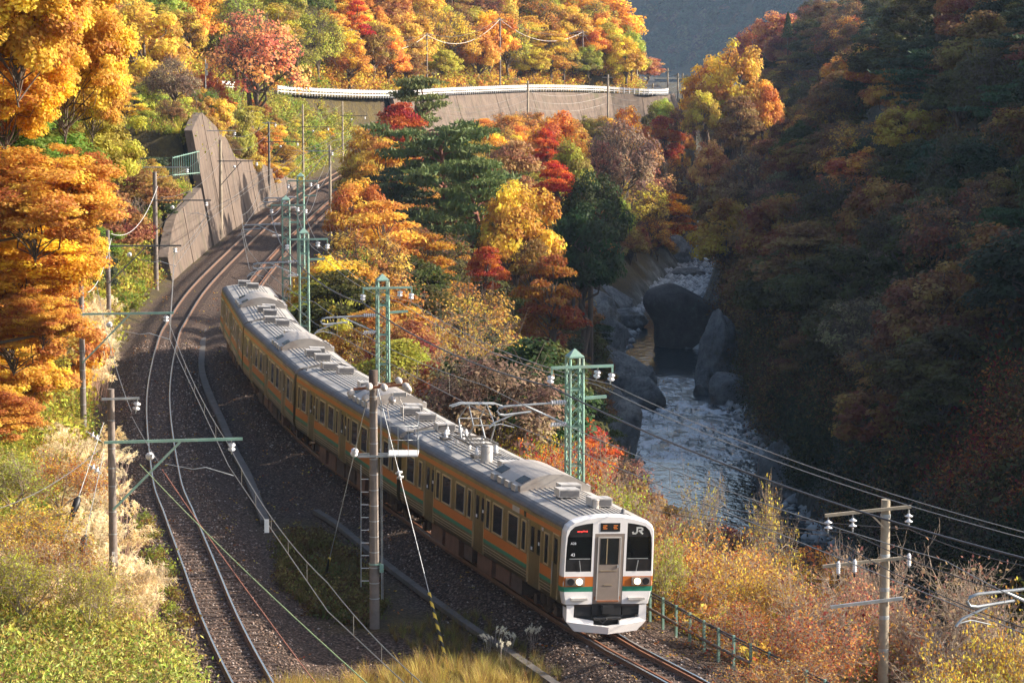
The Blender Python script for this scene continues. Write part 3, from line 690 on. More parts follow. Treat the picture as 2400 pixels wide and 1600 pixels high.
DO = [3.45, 9.75, 16.05]; win = []
for a, b in ((0, 3.45), (3.45, 9.75), (9.75, 16.05), (16.05, 19.5)):
    if a == 0: win += [(.75, .42), (1.85, 1.0)]
    elif a == 16.05: win += [(17.65, 1.0), (18.75, .42)]
    else: win += [(a + 1.08, .42), (a + 2.25, 1.12), (a + 4.0, 1.12), (a + 5.15, .42)]
DF = [2.95, 9.2, 15.55]; winf = [(1.65, .40)]
for a in (2.95, 9.2): winf += [(a + 1.1, .42), (a + 2.25, 1.12), (a + 3.98, 1.12), (a + 5.12, .42)]
winf += [(16.75, .42), (18.1, 1.12)]
ft, LR = along(RT); sRT = np.r_[0, np.cumsum(np.hypot(*np.diff(RT, axis=0).T))]
s0 = float(np.interp(86.12, RT[:, 1], sRT)); cars = []
names = ['leading carriage of the train with white face and lit headlamps', 'second carriage of the train behind the pantograph carriage', 'third carriage of the train with black roof vents', 'last carriage of the train at the far end of the curve']
for i in range(4):
    c = carriage(names[i], DF if i == 0 else DO, winf if i == 0 else win, i == 0, 7.25 if i == 0 else 8.4, motor=(i == 0)); cars.append(c)
    a, _ = ft(s0 + i * 20.0); b, _ = ft(s0 + i * 20.0 + 19.5); u = (b - a).normalized()
    ang = math.atan2(u.y, u.x)
    # local y must point to the camera side (left of picture): rotate about z, then cant
    c.matrix_world = Matrix.Translation(a) @ Matrix.Rotation(ang, 4, 'Z') @ Matrix.Rotation(R_(2.6), 4, 'X') @ Matrix.Diagonal((1, 1.05, 1, 1))
# cables draped between carriages
for c in cars[:3]:
    MB().tube([(CL - .5, 1.1, 3.62), (CL + .2, .9, 3.68), (CL + .35, .3, 3.80), (CL + .3, -.5, 3.82), (CL + .1, -1.1, 3.66)], .03, 6).build('roof_cable', M['cable'], c)
# front end
fc = cars[0]
def face_outline(k):
    "outline of the white front, k=0 rear ring, 1 front ring (slightly smaller)"
    q = 0 if k == 0 else .05
    P = [(1.30, 1.03), (1.345, 1.25), (1.395, 1.6), (1.40, 1.9), (1.39, 3.0), (1.375, 3.28), (1.31, 3.45), (1.15, 3.58), (.8, 3.68), (.4, 3.75), (0, 3.77)]
    P = [(y - q * (1 if y > .5 else y * 2), z - (q if z > 3.3 else 0)) for y, z in P]
    return P + [(-y, z) for y, z in P[:-1][::-1]]
def pillow(verts2, x0, x1, mat, name, parent):
    mb = MB(); mb.prism(verts2, lambda p, t: (t, p[0], p[1]), x0, x1); return mb.build(name, mat, parent)
# shell ring: rear outline to front outline
mb = MB(); A = face_outline(0); B = face_outline(1); n = len(A)
inner = [(y * .90, 1.03 + (z - 1.03) * .955) for y, z in B]
rings = [(A, .34), (A, .10), (B, .0)]
vs = [(x, p[0], p[1]) for o_, x in rings for p in o_]
mb.add(vs, [(k * n + j, k * n + j + 1, (k + 1) * n + j + 1, (k + 1) * n + j) for k in range(2) for j in range(n - 1)], 0)
# front plate pieces around two windows and the door (built as a tiled plate with openings)
yb = [(-1.35, -1.315), (-1.315, -.52), (-.52, -.455), (.455, .52), (.52, 1.315), (1.315, 1.35)]
def yo(z): return float(np.interp(z, [p[1] for p in B[:11]], [p[0] for p in B[:11]]))
def zo(y): return float(np.interp(-abs(y), [-p[0] for p in B[5:11]], [p[1] for p in B[5:11]]))
def cell(y0, y1, z0, z1, x=0.0, mat=0):
    mb.add([(x, y0, z0), (x, y1, z0), (x, y1, z1), (x, y0, z1)], [(0, 1, 2, 3)], mat)
for sd in (1, -1):
    zz = [1.03, 1.25, 1.42]                                     # lower white
    for a, b in zip(zz[:-1], zz[1:]): mb.add([(0, sd * .455, a), (0, sd * yo(a), a), (0, sd * yo(b), b), (0, sd * .455, b)], [(0, 1, 2, 3)], 0)
    mb.add([(0, sd * .455, 1.42), (0, sd * yo(1.42), 1.42), (0, sd * yo(1.575), 1.575), (0, sd * .455, 1.575)], [(0, 1, 2, 3)], 2)
    mb.add([(0, sd * .455, 1.575), (0, sd * yo(1.575), 1.575), (0, sd * yo(1.885), 1.885), (0, sd * .455, 1.885)], [(0, 1, 2, 3)], 1)
    mb.add([(0, sd * .455, 1.885), (0, sd * yo(1.885), 1.885), (0, sd * yo(2.04), 2.04), (0, sd * .455, 2.04)], [(0, 1, 2, 3)], 0)
    cell(sd * .455, sd * .53, 2.04, 3.20)
    zs = [2.04, 2.4, 2.8, 3.1, 3.30, 3.42]
    wi = [1.315, 1.315, 1.305, 1.285, 1.21, 1.08]
    for i in range(5): mb.add([(0, sd * wi[i], zs[i]), (0, sd * yo(zs[i]), zs[i]), (0, sd * yo(zs[i + 1]), zs[i + 1]), (0, sd * wi[i + 1], zs[i + 1])], [(0, 1, 2, 3)], 0)
    # above the window: curved strip
    top = [(.53, 3.53), (.75, 3.50), (.9, 3.47), (1.08, 3.42)]
    for (y0, z0), (y1, z1) in zip(top[:-1], top[1:]): mb.add([(0, sd * y0, z0), (0, sd * y1, z1), (0, sd * (y1 + .0), zo(y1)), (0, sd * y0, zo(y0))], [(0, 1, 2, 3)], 0)
    mb.add([(0, sd * 1.08, 3.42), (0, sd * yo(3.42), 3.42), (0, sd * 1.08, zo(1.08))], [(0, 1, 2)], 0)
    cell(sd * .455, sd * .53, 3.20, 3.53); mb.add([(0, sd * .455, 3.53), (0, sd * .53, 3.53), (0, sd * .53, zo(.53)), (0, sd * .455, zo(.455))], [(0, 1, 2, 3)], 0)
    # window reveals
    ring = [(.53, 2.04), (1.315, 2.04), (1.315, 2.4), (1.305, 2.8), (1.285, 3.1), (1.21, 3.30), (1.08, 3.42), (.9, 3.47), (.75, 3.50), (.53, 3.53)]
    k = len(ring); mb.add([(x, sd * y, z) for x in (0, .035) for y, z in ring], [(j, (j + 1) % k, k + (j + 1) % k, k + j) for j in range(k)], 3)
cell(-.455, .455, 3.20, 3.27); cell(-.455, -.30, 3.27, 3.53); cell(.30, .455, 3.27, 3.53)
mb.add([(0, -.455, 3.53), (0, .455, 3.53), (0, .455, zo(.455)), (0, 0, zo(0)), (0, -.455, zo(.455))], [(0, 1, 2, 3, 4)], 0)
# side wrap stripes
for sd in (1, -1):
    for z0, z1, mt in ((1.42, 1.575, 2), (1.575, 1.885, 1)):
        mb.add([(.0, sd * (yo(z0) + .002), z0), (.10, sd * 1.402, z0), (.34, sd * 1.403, z0), (.34, sd * 1.403, z1), (.10, sd * 1.402, z1), (.0, sd * (yo(z1) + .002), z1)], [(0, 1, 4, 5), (1, 2, 3, 4)], mt)
fm = mb.build('front_shell', [M['twhite'], M['orange'], M['tgreen'], M['panelblack']], fc)
bv = fm.modifiers.new('w', 'WELD'); bv.merge_threshold = .002
# cab interior so that the windows show depth
ci = MB(); ci.box((2.0, 0, 2.2), (.05, 2.55, 2.3)); ci.box((.55, .85, 1.7), (.6, .9, .7)); ci.box((.55, -.85, 1.75), (.6, .9, .7)); ci.box((1.95, .95, 2.5), (.06, .5, .7), 1)
ci.build('cab_interior', [M['under'], M['rooflight']], fc)
for sd in (1, -1):
    ring = [(.53, 2.04), (1.315, 2.04), (1.315, 2.4), (1.305, 2.8), (1.285, 3.1), (1.21, 3.30), (1.08, 3.42), (.9, 3.47), (.75, 3.50), (.53, 3.53)]
    lo = [(.53, 2.04), (1.315, 2.04), (1.315, 2.42), (.53, 2.42)]; hi = [(.53, 3.10), (1.285, 3.10)] + ring[5:]
    mid = [(.53, 2.42), (1.315, 2.42), (1.305, 2.8), (1.285, 3.1), (.53, 3.1)]
    g = MB().prism([(sd * a, b) for a, b in mid], lambda p, t: (t, p[0], p[1]), .02, .035).build('windscreen', M['cabglass'], fc)
    MB().prism([(sd * a, b) for a, b in lo], lambda p, t: (t, p[0], p[1]), .018, .04).build('windscreen_border', M['panelblack'], g); MB().prism([(sd * a, b) for a, b in hi], lambda p, t: (t, p[0], p[1]), .018, .04).build('windscreen_border', M['panelblack'], g)
    MB().bar((.008, sd * .57, 2.43), (.008, sd * 1.2, 2.43), .012, .02).bar((-.01, sd * .85, 2.05), (-.01, sd * .9, 2.38), .02).build('wiper', M['galv'], g)
    # lamp cluster
    lc = MB().box((-.012, sd * 1.01, 1.735), (.06, .58, .24)).build('lamp_cluster', M['doorfront'], fc)
    cyl = lambda r_: MB().tube([(0, 0, 0), (-.03, 0, 0)], r_, 16)
    cyl(.105).build('tail_lamp', M['panelblack'], lc, loc=(-.04, sd * 1.15, 1.735)); obj('headlamp', cyl(.095).mesh(M['lamp']), lc, loc=(-.045, sd * .89, 1.735))
    MB().tube([(-.05, sd * .89, 1.735), (-.035, sd * .89, 1.735)], .112, 16).build('lamp_rim', M['galv'], lc)
    MB().box((-.05, sd * .88, 1.20), (.10, .50, .07)).build('step', M['ventlight'], fc)
# front door
MB().box((.03, 0, 2.12), (.05, .91, 2.16)).build('door_surround', M['doorfront'], fc)
dr = MB().box((-.005, 0, 2.10), (.03, .68, 1.95)).build('front_door', M['doorfront'], fc)
obj('door_frame', MB().box((0, -.34, 0), (.03, .03, 2.0)).box((0, .34, 0), (.03, .03, 2.0)).box((0, 0, .99), (.03, .71, .03)).mesh(M['ventlight']), dr, loc=(-.008, 0, 2.10))
MB().box((-.022, 0, 2.66), (.012, .56, .80)).build('door_window', M['glass'], dr); MB().box((-.03, .08, 2.66), (.01, .03, .78)).box((-.03, 0, 2.06), (.012, .5, .02)).box((-.03, 0, 1.62), (.015, .26, .025)).build('door_trim', M['stainbright'], dr)
MB().box((-.04, -.27, 2.2), (.03, .04, .08)).build('door_handle', M['galv'], dr)
MB().box((.02, 0, 1.22), (.06, .8, .10)).box((-.02, 0, 1.13), (.10, .66, .05)).build('door_sill', M['rust'], fc)
MB().box((.004, 0, 3.40), (.03, .60, .26)).build('destination_display', M['panelblack'], fc)
ROT = (math.pi / 2, 0, -math.pi / 2)
def put_text(txt, size, mat, y, z, x=-.012, name='lettering', bold=False, parent=fc, sp=1.0): return obj(name, text_mesh(txt, size, mat, bold, sp), parent, loc=(x, y, z), rot=ROT)
for yy in (.16, -.16):
    MB().box((-.013, yy, 3.45), (.004, .12, .015)).box((-.013, yy, 3.36), (.004, .12, .015)).box((-.013, yy + .02, 3.405), (.004, .10, .01)).build('destination_text', M['amber'], fc)
# JR emblem on the right window as seen from the front (local -y)
lm = MB()
def stroke(pts, w_=.045):
    for a, b in zip(pts[:-1], pts[1:]): lm.bar((.012, a[0], a[1]), (.012, b[0], b[1]), .008, w_)
def seg2(pts, w_=.048):
    for a, b in zip(pts[:-1], pts[1:]):
        d = Vector((b[0] - a[0], b[1] - a[1])).normalized() * w_ * .4; nn = Vector((-d.y, d.x)).normalized() * w_ / 2
        q = [Vector(a) - d + nn, Vector(b) + d + nn, Vector(b) + d - nn, Vector(a) - d - nn]
        lm.add([(.014, -p.x, p.y) for p in q] + [(.020, -p.x, p.y) for p in q], [(0, 1, 2, 3), (7, 6, 5, 4), (0, 4, 5, 1), (1, 5, 6, 2), (2, 6, 7, 3), (3, 7, 4, 0)])
ox, oz = .865, 3.285
seg2([(ox - .15, oz - .085), (ox - .08, oz - .085), (ox - .045, oz - .06), (ox - .03, oz - .02), (ox - .03, oz + .09), (ox + .09, oz + .09), (ox + .125, oz + .07), (ox + .13, oz + .03), (ox + .10, oz - .005), (ox + .04, oz - .005), (ox + .135, oz - .09)])
seg2([(ox - .15, oz - .085), (ox - .16, oz - .05)])
lm.build('emblem', M['logo'], fc)
put_text('A28', .10, M['glove'], 1.10, 2.90, .012); put_text('43', .13, M['glove'], 1.10, 2.55, .012, name='number_plate')
# red rolled display, left window
rm_ = MB(); r = random.Random(3)
for i in range(9): rm_.box((.010, .98 - i * .035, 3.27 + r.uniform(-.008, .012)), (.006, .022, r.uniform(.02, .045)))
rm_.build('train_name_display', M['red'], fc)
MB().box((.5, .80, 2.62), (.04, .16, .5)).build('cab_curtain', M['teal'], fc)
# skirt and snow plough
sk = MB()
for sd in (1, -1):
    sk.add([(.0, sd * 1.22, 1.0), (.0, sd * 1.0, 1.0), (.0, sd * 1.0, .62), (-.04, sd * .40, .52), (-.06, sd * .40, .38), (-.02, sd * 1.22, .50),
            (.10, sd * 1.22, 1.0), (.10, sd * 1.0, 1.0), (.10, sd * 1.0, .62), (.10, sd * .40, .52), (.10, sd * .40, .38), (.10, sd * 1.22, .50)],
           [(0, 1, 2, 5), (2, 3, 4, 5), (0, 5, 11, 6), (1, 7, 8, 2), (2, 8, 9, 3), (3, 9, 10, 4), (6, 7, 1, 0), (6, 11, 8, 7), (8, 11, 10, 9)])
    # plough blade
    sk.add([(-.02, sd * 1.22, .50), (-.28, sd * 0, .36), (-.22, 0, .14), (.0, sd * .96, .20), (.12, sd * 1.22, .50), (.0, 0, .36), (.0, 0, .14), (.14, sd * .96, .20)],
           [(0, 1, 2, 3), (4, 5, 1, 0), (3, 2, 6, 7), (0, 3, 7, 4), (4, 7, 6, 5)])
    sk.prism([(.10, 1.0), (.10, .5), (.35, .62), (.4, 1.0)], lambda p, t: (p[0], t, p[1]), sd * 1.19, sd * 1.22)
sk.build('skirt', M['twhite'], fc)
cp = MB(); cp.box((.25, 0, .86), (.5, .9, .34)); cp.box((-.02, 0, .88), (.25, .34, .26)); cp.box((-.10, 0, .88), (.06, .2, .18), 1); cp.tube([(-.05, -.42, .60), (-.05, .42, .60)], .06, 8); cp.box((.15, .7, .8), (.2, .5, .3)); cp.box((.15, -.75, .82), (.2, .5, .26)); cp.tube([(-.12, .02, .6), (-.02, .1, .45), (0, .35, .7)], .03, 6)
cp.box((.3, 0, .5), (.2, 1.9, .5))
cp.build('coupler', [M['black'], M['ventlight']], fc)
# cab side door
for sd in (1, -1):
    d = MB().box((.72, sd * 1.402, 2.08), (.62, .012, 1.95)).build('cab_door', M['stainless'], fc)
    MB().box((.42, sd * 1.41, 2.08), (.03, .03, 1.95)).box((1.02, sd * 1.41, 2.08), (.03, .03, 1.95)).box((.72, sd * 1.41, 3.06), (.6, .03, .03)).build('door_frame', M['stainbright'], d)
    MB().box((.72, sd * 1.413, 2.55), (.26, .01, .78)).build('window_pane', M['glass'], d); MB().tube([(.93, sd * 1.44, 1.5), (.93, sd * 1.44, 2.2)], .015, 6).build('handrail', M['galv'], d)
o = text_mesh('43', .17, M['glove']); obj('number', o, fc, loc=(2.12, 1.409, 2.98), rot=(math.pi / 2, 0, math.pi))
MB().box((5.0, 1.408, 3.15), (.75, .014, .17)).build('side_destination_display', M['ventlight'], fc)
MB().box((4.0, 1.41, 3.15), (.22, .014, .17)).build('side_grille', M['panelblack'], fc)
# driver in the right hand window (local -y)
def person(parent):
    me = bpy.data.meshes.new('person'); vs = [(0, 0, 0), (0, 0, .25), (0, 0, .48), (0, 0, .56), (-.02, 0, .66), (-.02, 0, .78), (0, .17, .46), (0, -.17, .46), (-.10, .22, .22), (-.12, -.22, .22), (-.32, .14, .20), (-.34, -.12, .22), (-.40, .12, .21), (-.42, -.10, .24)]
    es = [(0, 1), (1, 2), (2, 3), (3, 4), (4, 5), (2, 6), (2, 7), (6, 8), (7, 9), (8, 10), (9, 11), (10, 12), (11, 13)]
    me.from_pydata(vs, es, []); me.update(); rr = [.17, .15, .13, .06, .10, .09, .075, .075, .055, .055, .04, .04, .045, .045]
    o = obj('person', me, None, label='train driver in dark uniform and white gloves at the right hand windscreen', cat='person')
    sk_ = o.modifiers.new('k', 'SKIN'); 
    for i, v in enumerate(o.data.skin_vertices[0].data): v.radius = (rr[i], rr[i]); v.use_root = (i == 0)
    o.modifiers.new('s', 'SUBSURF').levels = 1; me.materials.append(M['uniform'])
    o.matrix_world = parent.matrix_world @ Matrix.Translation((.95, -.85, 2.02))
    MB().lathe((-.02, 0, .71), [(.0, -.13), (.06, -.12), (.09, -.04), (.095, .03), (.08, .09), (0, .10)], 12).build('face', M['skin'], o); MB().lathe((-.03, 0, .80), [(.105, -.02), (.11, .02), (.12, .06), (0, .08)], 12).build('cap', M['uniform'], o)
    MB().lathe((-.41, .11, .22), [(0, -.05), (.05, -.03), (.05, .03), (0, .06)], 8).lathe((-.43, -.09, .25), [(0, -.05), (.05, -.03), (.05, .03), (0, .06)], 8).box((-.15, 0, .34), (.10, .16, .22)).build('glove', M['glove'], o)
bpy.context.view_layer.update(); person(fc)
# pantograph and roof gear at the rear of the leading carriage
pg = obj('pantograph', None, fc, loc=(14.9, 0, 3.75))
b = MB()
for y in (-.5, .5): b.bar((-1.0, y, .22), (1.0, y, .22), .06)
for x in (-1, 0, 1): b.bar((x, -.5, .22), (x, .5, .22), .06)
for x in (-.8, .8):
    for y in (-.45, .45): b.lathe((x, y, 0), [(.05, 0), (.09, .04), (.05, .08), (.09, .12), (.05, .16), (.04, .22)], 8, 1)
b.build('base_frame', [M['steel_pole'], M['porcelain']], pg)
b = MB(); k = (.0, 0, .86)
for y in (-.42, .42):
    for sx in (-1, 1): b.tube([(sx * .35, y, .25), (sx * .95, y * .9, .88)], .028, 6)
    for sx in (-1, 1): b.tube([(sx * .95, y * .9, .88), (0, y * .75, 1.52)], .022, 6)
b.tube([(-.95, -.38, .88), (-.95, .38, .88)], .02, 6); b.tube([(.95, -.38, .88), (.95, .38, .88)], .02, 6); b.build('arm', M['galv'], pg)
b = MB()
for x in (-.14, .14): b.tube([(x, -.95, 1.42), (x, -.6, 1.54), (x, .6, 1.54), (x, .95, 1.42)], .03, 6)
b.box((0, 0, 1.50), (.35, .06, .05)).box((0, .5, 1.51), (.3, .05, .04)).box((0, -.5, 1.51), (.3, .05, .04)).build('pan_head', M['galv'], pg)
MB().lathe((11.55, .55, 3.66), [(.20, 0), (.20, .55), (.17, .58), (.19, .60), (0, .60)], 14).build('lightning_arrester', M['ventlight'], fc)
b = MB()
for i, (x, y) in enumerate([(12.6, .6), (13.1, -.2), (17.0, .5), (17.3, -.3), (17.9, .2), (16.6, .0), (18.4, -.4)]):
    b.box((x, y, 3.74), (.5, .3, .08)); b.lathe((x, y, 3.76), [(.05, 0), (.10, .05), (.05, .09), (.10, .14), (.05, .18), (.03, .3)], 8, 1)
b.tube([(12.6, .6, 4.04), (14, .4, 3.98), (16.6, 0, 4.04), (17.3, -.3, 4.04), (18.4, -.4, 4.0)], .025, 6).tube([(17, .5, 4.0), (17.9, .2, 4.1), (19.4, .3, 3.8)], .025, 6)
b.build('roof_switchgear', [M['steel_pole'], M['porcelain']], fc)
MB().lathe((1.55, -.02, 3.68), [(.10, 0), (.10, .30), (.11, .32), (0, .33)], 12).build('whistle_cover', M['ventlight'], fc); MB().lathe((.55, -.55, 3.68), [(.10, 0), (.10, .06), (.05, .08), (.06, .16), (0, .22)], 10).build('radio_aerial', M['roofdark'], fc)
# ---------------------------------------------------------------- masts, poles, wires
def heading(P, Y):
    i = int(np.argmin(abs(P[:, 1] - Y))); a, b = P[max(0, i - 2)], P[min(len(P) - 1, i + 2)]; u = b - a; return math.atan2(u[1], u[0]) - math.pi / 2
def discs(n=2, r=.125):
    mb = MB()
    mb.tube([(0, 0, 0), (0, 0, -.12)], .02, 6, 1)
    for i in range(n): mb.lathe((0, 0, -.12 - i * .16), [(.035, 0), (.045, -.03), (r, -.07), (r * .95, -.09), (.03, -.085), (.03, -.16)], 12)
    mb.tube([(0, 0, -.12 - n * .16), (0, 0, -.22 - n * .16)], .02, 6, 1); return mb.mesh([M['porcelain'], M['galv']])
INS = discs()
def ribbed():
    mb = MB(); pr = [(.03, 0)]
    for i in range(6): pr += [(.05, .04 + i * .055), (.075, .06 + i * .055), (.05, .08 + i * .055)]
    mb.lathe((0, 0, 0), pr + [(.03, .42)], 10); mb.tube([(0, 0, -.12), (0, 0, 0)], .035, 8, 1).tube([(0, 0, .42), (0, 0, .54)], .03, 8, 1); return mb.mesh([M['porcelain'], M['black']])
RIB = ribbed()
def lattice(x, y, label, cant=True, H=8.0, arm=(.95, 1.3)):
    g = tz(x, y); g = min(g, -.3); root = obj('lattice_mast', None, loc=(x, y, g), rot=(0, 0, heading(RT, y)), label=label, cat='lattice mast', group='green lattice masts along the right hand track'); T = 7.5 - g
    Wd = .23; wb = .25
    for i, (a, b) in enumerate(((1, 1), (1, -1), (-1, -1), (-1, 1))):
        mb = MB(); mb.bar((a * wb, b * wb, -.5), (a * Wd, b * Wd, T - .35), .075, .075); mb.build('leg', M['green'], root)
    nb = int((T - .5) / .44)
    for f, (ux, uy) in enumerate(((1, 0), (0, 1), (-1, 0), (0, -1))):
        mb = MB(); vx, vy = -uy, ux
        for k in range(nb):
            z0, z1 = .1 + k * .44, .1 + (k + 1) * .44; w0 = .24
            for sg in (1, -1):
                mb.bar((ux * w0 + vx * w0 * sg, uy * w0 + vy * w0 * sg, z0), (ux * w0 - vx * w0 * sg, uy * w0 - vy * w0 * sg, z1), .045, .012)
            if k % 3 == 0: mb.bar((ux * w0 + vx * w0, uy * w0 + vy * w0, z0), (ux * w0 - vx * w0, uy * w0 - vy * w0, z0), .012, .06)
        mb.build('lacing', M['green'], root)
    mb = MB(); mb.add([(-.27, -.27, T - .32), (.27, -.27, T - .32), (.27, .27, T - .32), (-.27, .27, T - .32), (-.27, -.27, T - .27), (.27, -.27, T - .27), (.27, .27, T - .27), (-.27, .27, T - .27), (0, 0, T)],
        [(0, 1, 5, 4), (1, 2, 6, 5), (2, 3, 7, 6), (3, 0, 4, 7), (4, 5, 8), (5, 6, 8), (6, 7, 8), (7, 4, 8), (0, 3, 2, 1)]); mb.build('cap', M['green'], root)
    MB().bar((-arm[0], -.3, T - .62), (arm[1], -.3, T - .62), .09, .09).bar((-arm[0] + .03, -.3, T - .62), (-arm[0] + .03, -.3, T - .85), .06).bar((arm[1] - .03, -.3, T - .62), (arm[1] - .03, -.3, T - .85), .06).build('crossarm', M['green'], root)
    out = []
    for xx in (-arm[0] + .03, arm[1] * .58, arm[1] - .03):
        obj('insulator', INS, root, loc=(xx, -.3, T - .66 - (.12 if xx != arm[1] * .58 else 0)), rot=(.45, 0, 0)); out.append(Matrix.Translation((x, y, g)) @ Matrix.Rotation(heading(RT, y), 4, 'Z') @ Vector((xx, -.15, T - 1.28)))
    MB().bar((.25, 0, T - 1.75), (1.15, 0, T - 1.72), .10, .10).build('side_arm', M['green'], root)
    if cant:
        z1, z2 = T - 1.85, T - 2.62
        c = MB().tube([(-.3, -.1, z1), (-2.55, -.1, z1 - .06), (-2.75, -.1, z1 - .12), (-2.82, -.1, z1 - .22), (-2.74, -.1, z1 - .33), (-2.55, -.1, z1 - .36), (-1.6, -.1, z1 - .28)], .04, 8)
        c.tube([(-.3, -.1, z2), (-1.85, -.1, z1 - .05)], .035, 8).tube([(-2.2, -.1, z1 - .34), (-2.95, -.1, z1 - .62), (-3.1, -.1, z1 - .78)], .03, 6).tube([(-3.05, -.1, z1 - .72), (-2.7, -.1, z1 - .66), (-2.2, -.1, z1 - .8)], .018, 6)
        cb = c.build('cantilever', M['galv'], root)
        for z in (z1, z2): mb = MB(); [mb.tube([(-.38 - .09 * i, -.1, z), (-.42 - .09 * i, -.1, z + (.0 if z == z1 else .02))], .09, 10) for i in range(6)]; mb.build('rod_insulator', M['porcelain'], cb)
    return out, root
ML = [(13.1, 66, 'green lattice mast just outside the right edge whose bracket reaches in'), (2.16, 98.2, 'nearest green lattice mast standing behind the leading carriage'), (-5.78, 127.5, 'green lattice mast behind the second carriage, second from the right'), (-11.35, 156, 'front one of the two overlapping lattice masts beside the last carriage'), (-14.6, 185, 'left one of the three clustered lattice masts past the train tail'), (-15.7, 213, 'tall slim lattice mast rearmost of the clustered three')]
mast_pts = [lattice(x, y, l)[0] for x, y, l in ML]
def sag(a, b, s, n=14):
    a, b = Vector(a), Vector(b); return [a.lerp(b, i / n) - Vector((0, 0, 4 * s * (i / n) * (1 - i / n))) for i in range(n + 1)]
def wire(pts, r, mat, label, name='overhead_wire', cat='wire', group=None):
    MB().tube(pts, r, 5, smooth=True).build(name, mat, label=label, cat=cat, group=group)
for j, (r, mt, nm) in enumerate(((.032, M['cable'], 'thick dark cable strung from the left insulators of the lattice masts'), (.014, M['wire'], 'thin wire strung from the middle insulators of the lattice masts'), (.014, M['wire'], 'thin wire strung from the outer right insulators of the lattice masts'))):
    pts = []
    P = [m_[j] for m_ in mast_pts] + [Vector((-17.0 + j * .5, 257, 6.6)), Vector((-17.0 + j * .5, 330, 6.8))]
    for a, b in zip(P[:-1], P[1:]): pts += sag(a, b, .45)[:-1]
    wire(pts + [P[-1]], r, mt, nm)
def catenary(P, Ys, off, zc, zm, label, s=1.0):
    root = obj('contact_line', None, loc=(0, 0, 0), label=label, cat='overhead line'); C = []
    for k, Y in enumerate(Ys):
        i = int(np.argmin(abs(P[:, 1] - Y))); u = P[min(i + 2, len(P) - 1)] - P[max(0, i - 2)]; u /= np.linalg.norm(u); C.append(Vector((P[i][0] + u[1] * off[k % len(off)], P[i][1] - u[0] * off[k % len(off)], 0)))
    pm, pc = [], []; dr = MB()
    for k in range(len(C) - 1):
        a = sag(C[k] + Vector((0, 0, zm)), C[k + 1] + Vector((0, 0, zm)), .38 * s, 12); b = sag(C[k] + Vector((0, 0, zc)), C[k + 1] + Vector((0, 0, zc)), .02, 12)
        pm += a[:-1]; pc += b[:-1]
        for i in (2, 4, 6, 8, 10): MB().tube([a[i], b[i]], .008, 4).build('dropper', M['wire'], root)
    MB().tube(pm + [a[-1]], .014, 5).build('messenger_wire', M['wire'], root); MB().tube(pc + [b[-1]], .014, 5).build('contact_wire', M['wire'], root)
catenary(LT, [52, 68, 91.5, 128, 165, 204, 257, 305, 345, 385, 430], [.5, .45], 4.5, 5.2, 'overhead line above the left hand track')
catenary(RT, [50, 66, 98, 127.5, 156, 185, 213, 257, 300, 345, 390], [-.1, .1], 5.25, 6.2, 'overhead line above the right hand track')
def concrete_pole(x, y, top, label, r0=.15, r1=.11, beam=None, brace=True, mat='concrete_pole', bands=True, arm=None, beam_mat='green', z0=None, heads=True):
    g = tz(x, y) if z0 is None else z0; root = obj('catenary_pole', None, loc=(x, y, g), rot=(0, 0, heading(LT, y)), label=label, cat='pole'); T = top - g
    MB().tube([(0, 0, -.4), (0, 0, T)], [r0, r1], 16).build('shaft', M[mat], root)
    if bands and y < 180:
        for k in range(9):
            z = .6 + k * (T - 1) / 9 + random.uniform(-.15, .15); r = r0 + (r1 - r0) * z / T + .006
            MB().lathe((0, 0, z), [(r, 0), (r, .035)], 14).build('steel_band', M['galv'], root)
    if beam:
        bz, L = beam; bz -= g
        bm_ = MB().bar((-.25, -.22, bz), (L, -.22, bz), .06, .09).build('bracket', M[beam_mat], root)
        if brace: MB().bar((0, -.22, bz - 2.2), (L * .52, -.22, bz - .05), .07, .07).build('brace', M[beam_mat], root)
        obj('insulator', INS, root, loc=(L - .35, -.22, bz - .02), rot=(.4, 0, 0)); obj('insulator', INS, root, loc=(1.3, -.22, bz - .45), rot=(1.3, 0, .3))
        MB().tube([(1.7, -.22, bz - .75), (2.6, -.22, bz - .95)], .008, 5).tube([(2.6, -.22, bz - .95), (3.0, -.22, bz - .9), (3.9, -.22, bz - 1.2)], .018, 5).build('steady_arm', M['galv'], root)
    if arm:
        az, a0, a1 = arm; MB().bar((a0, -.2, az - g), (a1, -.2, az - g), .06, .07).build('crossarm', M['galv'], root); obj('insulator', INS, root, loc=(a1 - .05, -.2, az - g), rot=(.3, .15, 0))
    return root
pa = concrete_pole(-12.9, 91.5, 6.95, 'nearest concrete pole with green bracket over the left hand track', beam=(5.25, 4.2), arm=(6.65, -.3, .9), z0=-.4)
MB().box((0, -.165, 1.9), (.10, .02, .34)).build('number_plate', M['white'], pa); obj('number', text_mesh('3', .10, M['black']), pa, loc=(0, -.18, 1.95), rot=(math.pi / 2, 0, 0))
for q, (a, b) in enumerate(((-.05, 4.9), (.0, 4.3))): obj('guy_insulator', INS, pa, loc=(-.35, -.25, 5.7 - q * 1.05), rot=(0, 2.2, 0))
concrete_pole(-19.3, 128, 7.2, 'second concrete pole from the front, half hidden by orange leaves', beam=(5.65, 4.1), z0=-.4)
concrete_pole(-23.3, 165, 6.7, 'third concrete pole, with dark bracket, left of the curved track', r0=.16, beam=(5.8, 4.2), beam_mat='steel_pole')
concrete_pole(-25.4, 204, 8.0, 'concrete pole in front of the low sloping retaining wall', r0=.19, r1=.15, beam=(6.0, 4.0), beam_mat='steel_pole', arm=(8.35, -.8, 2.4))
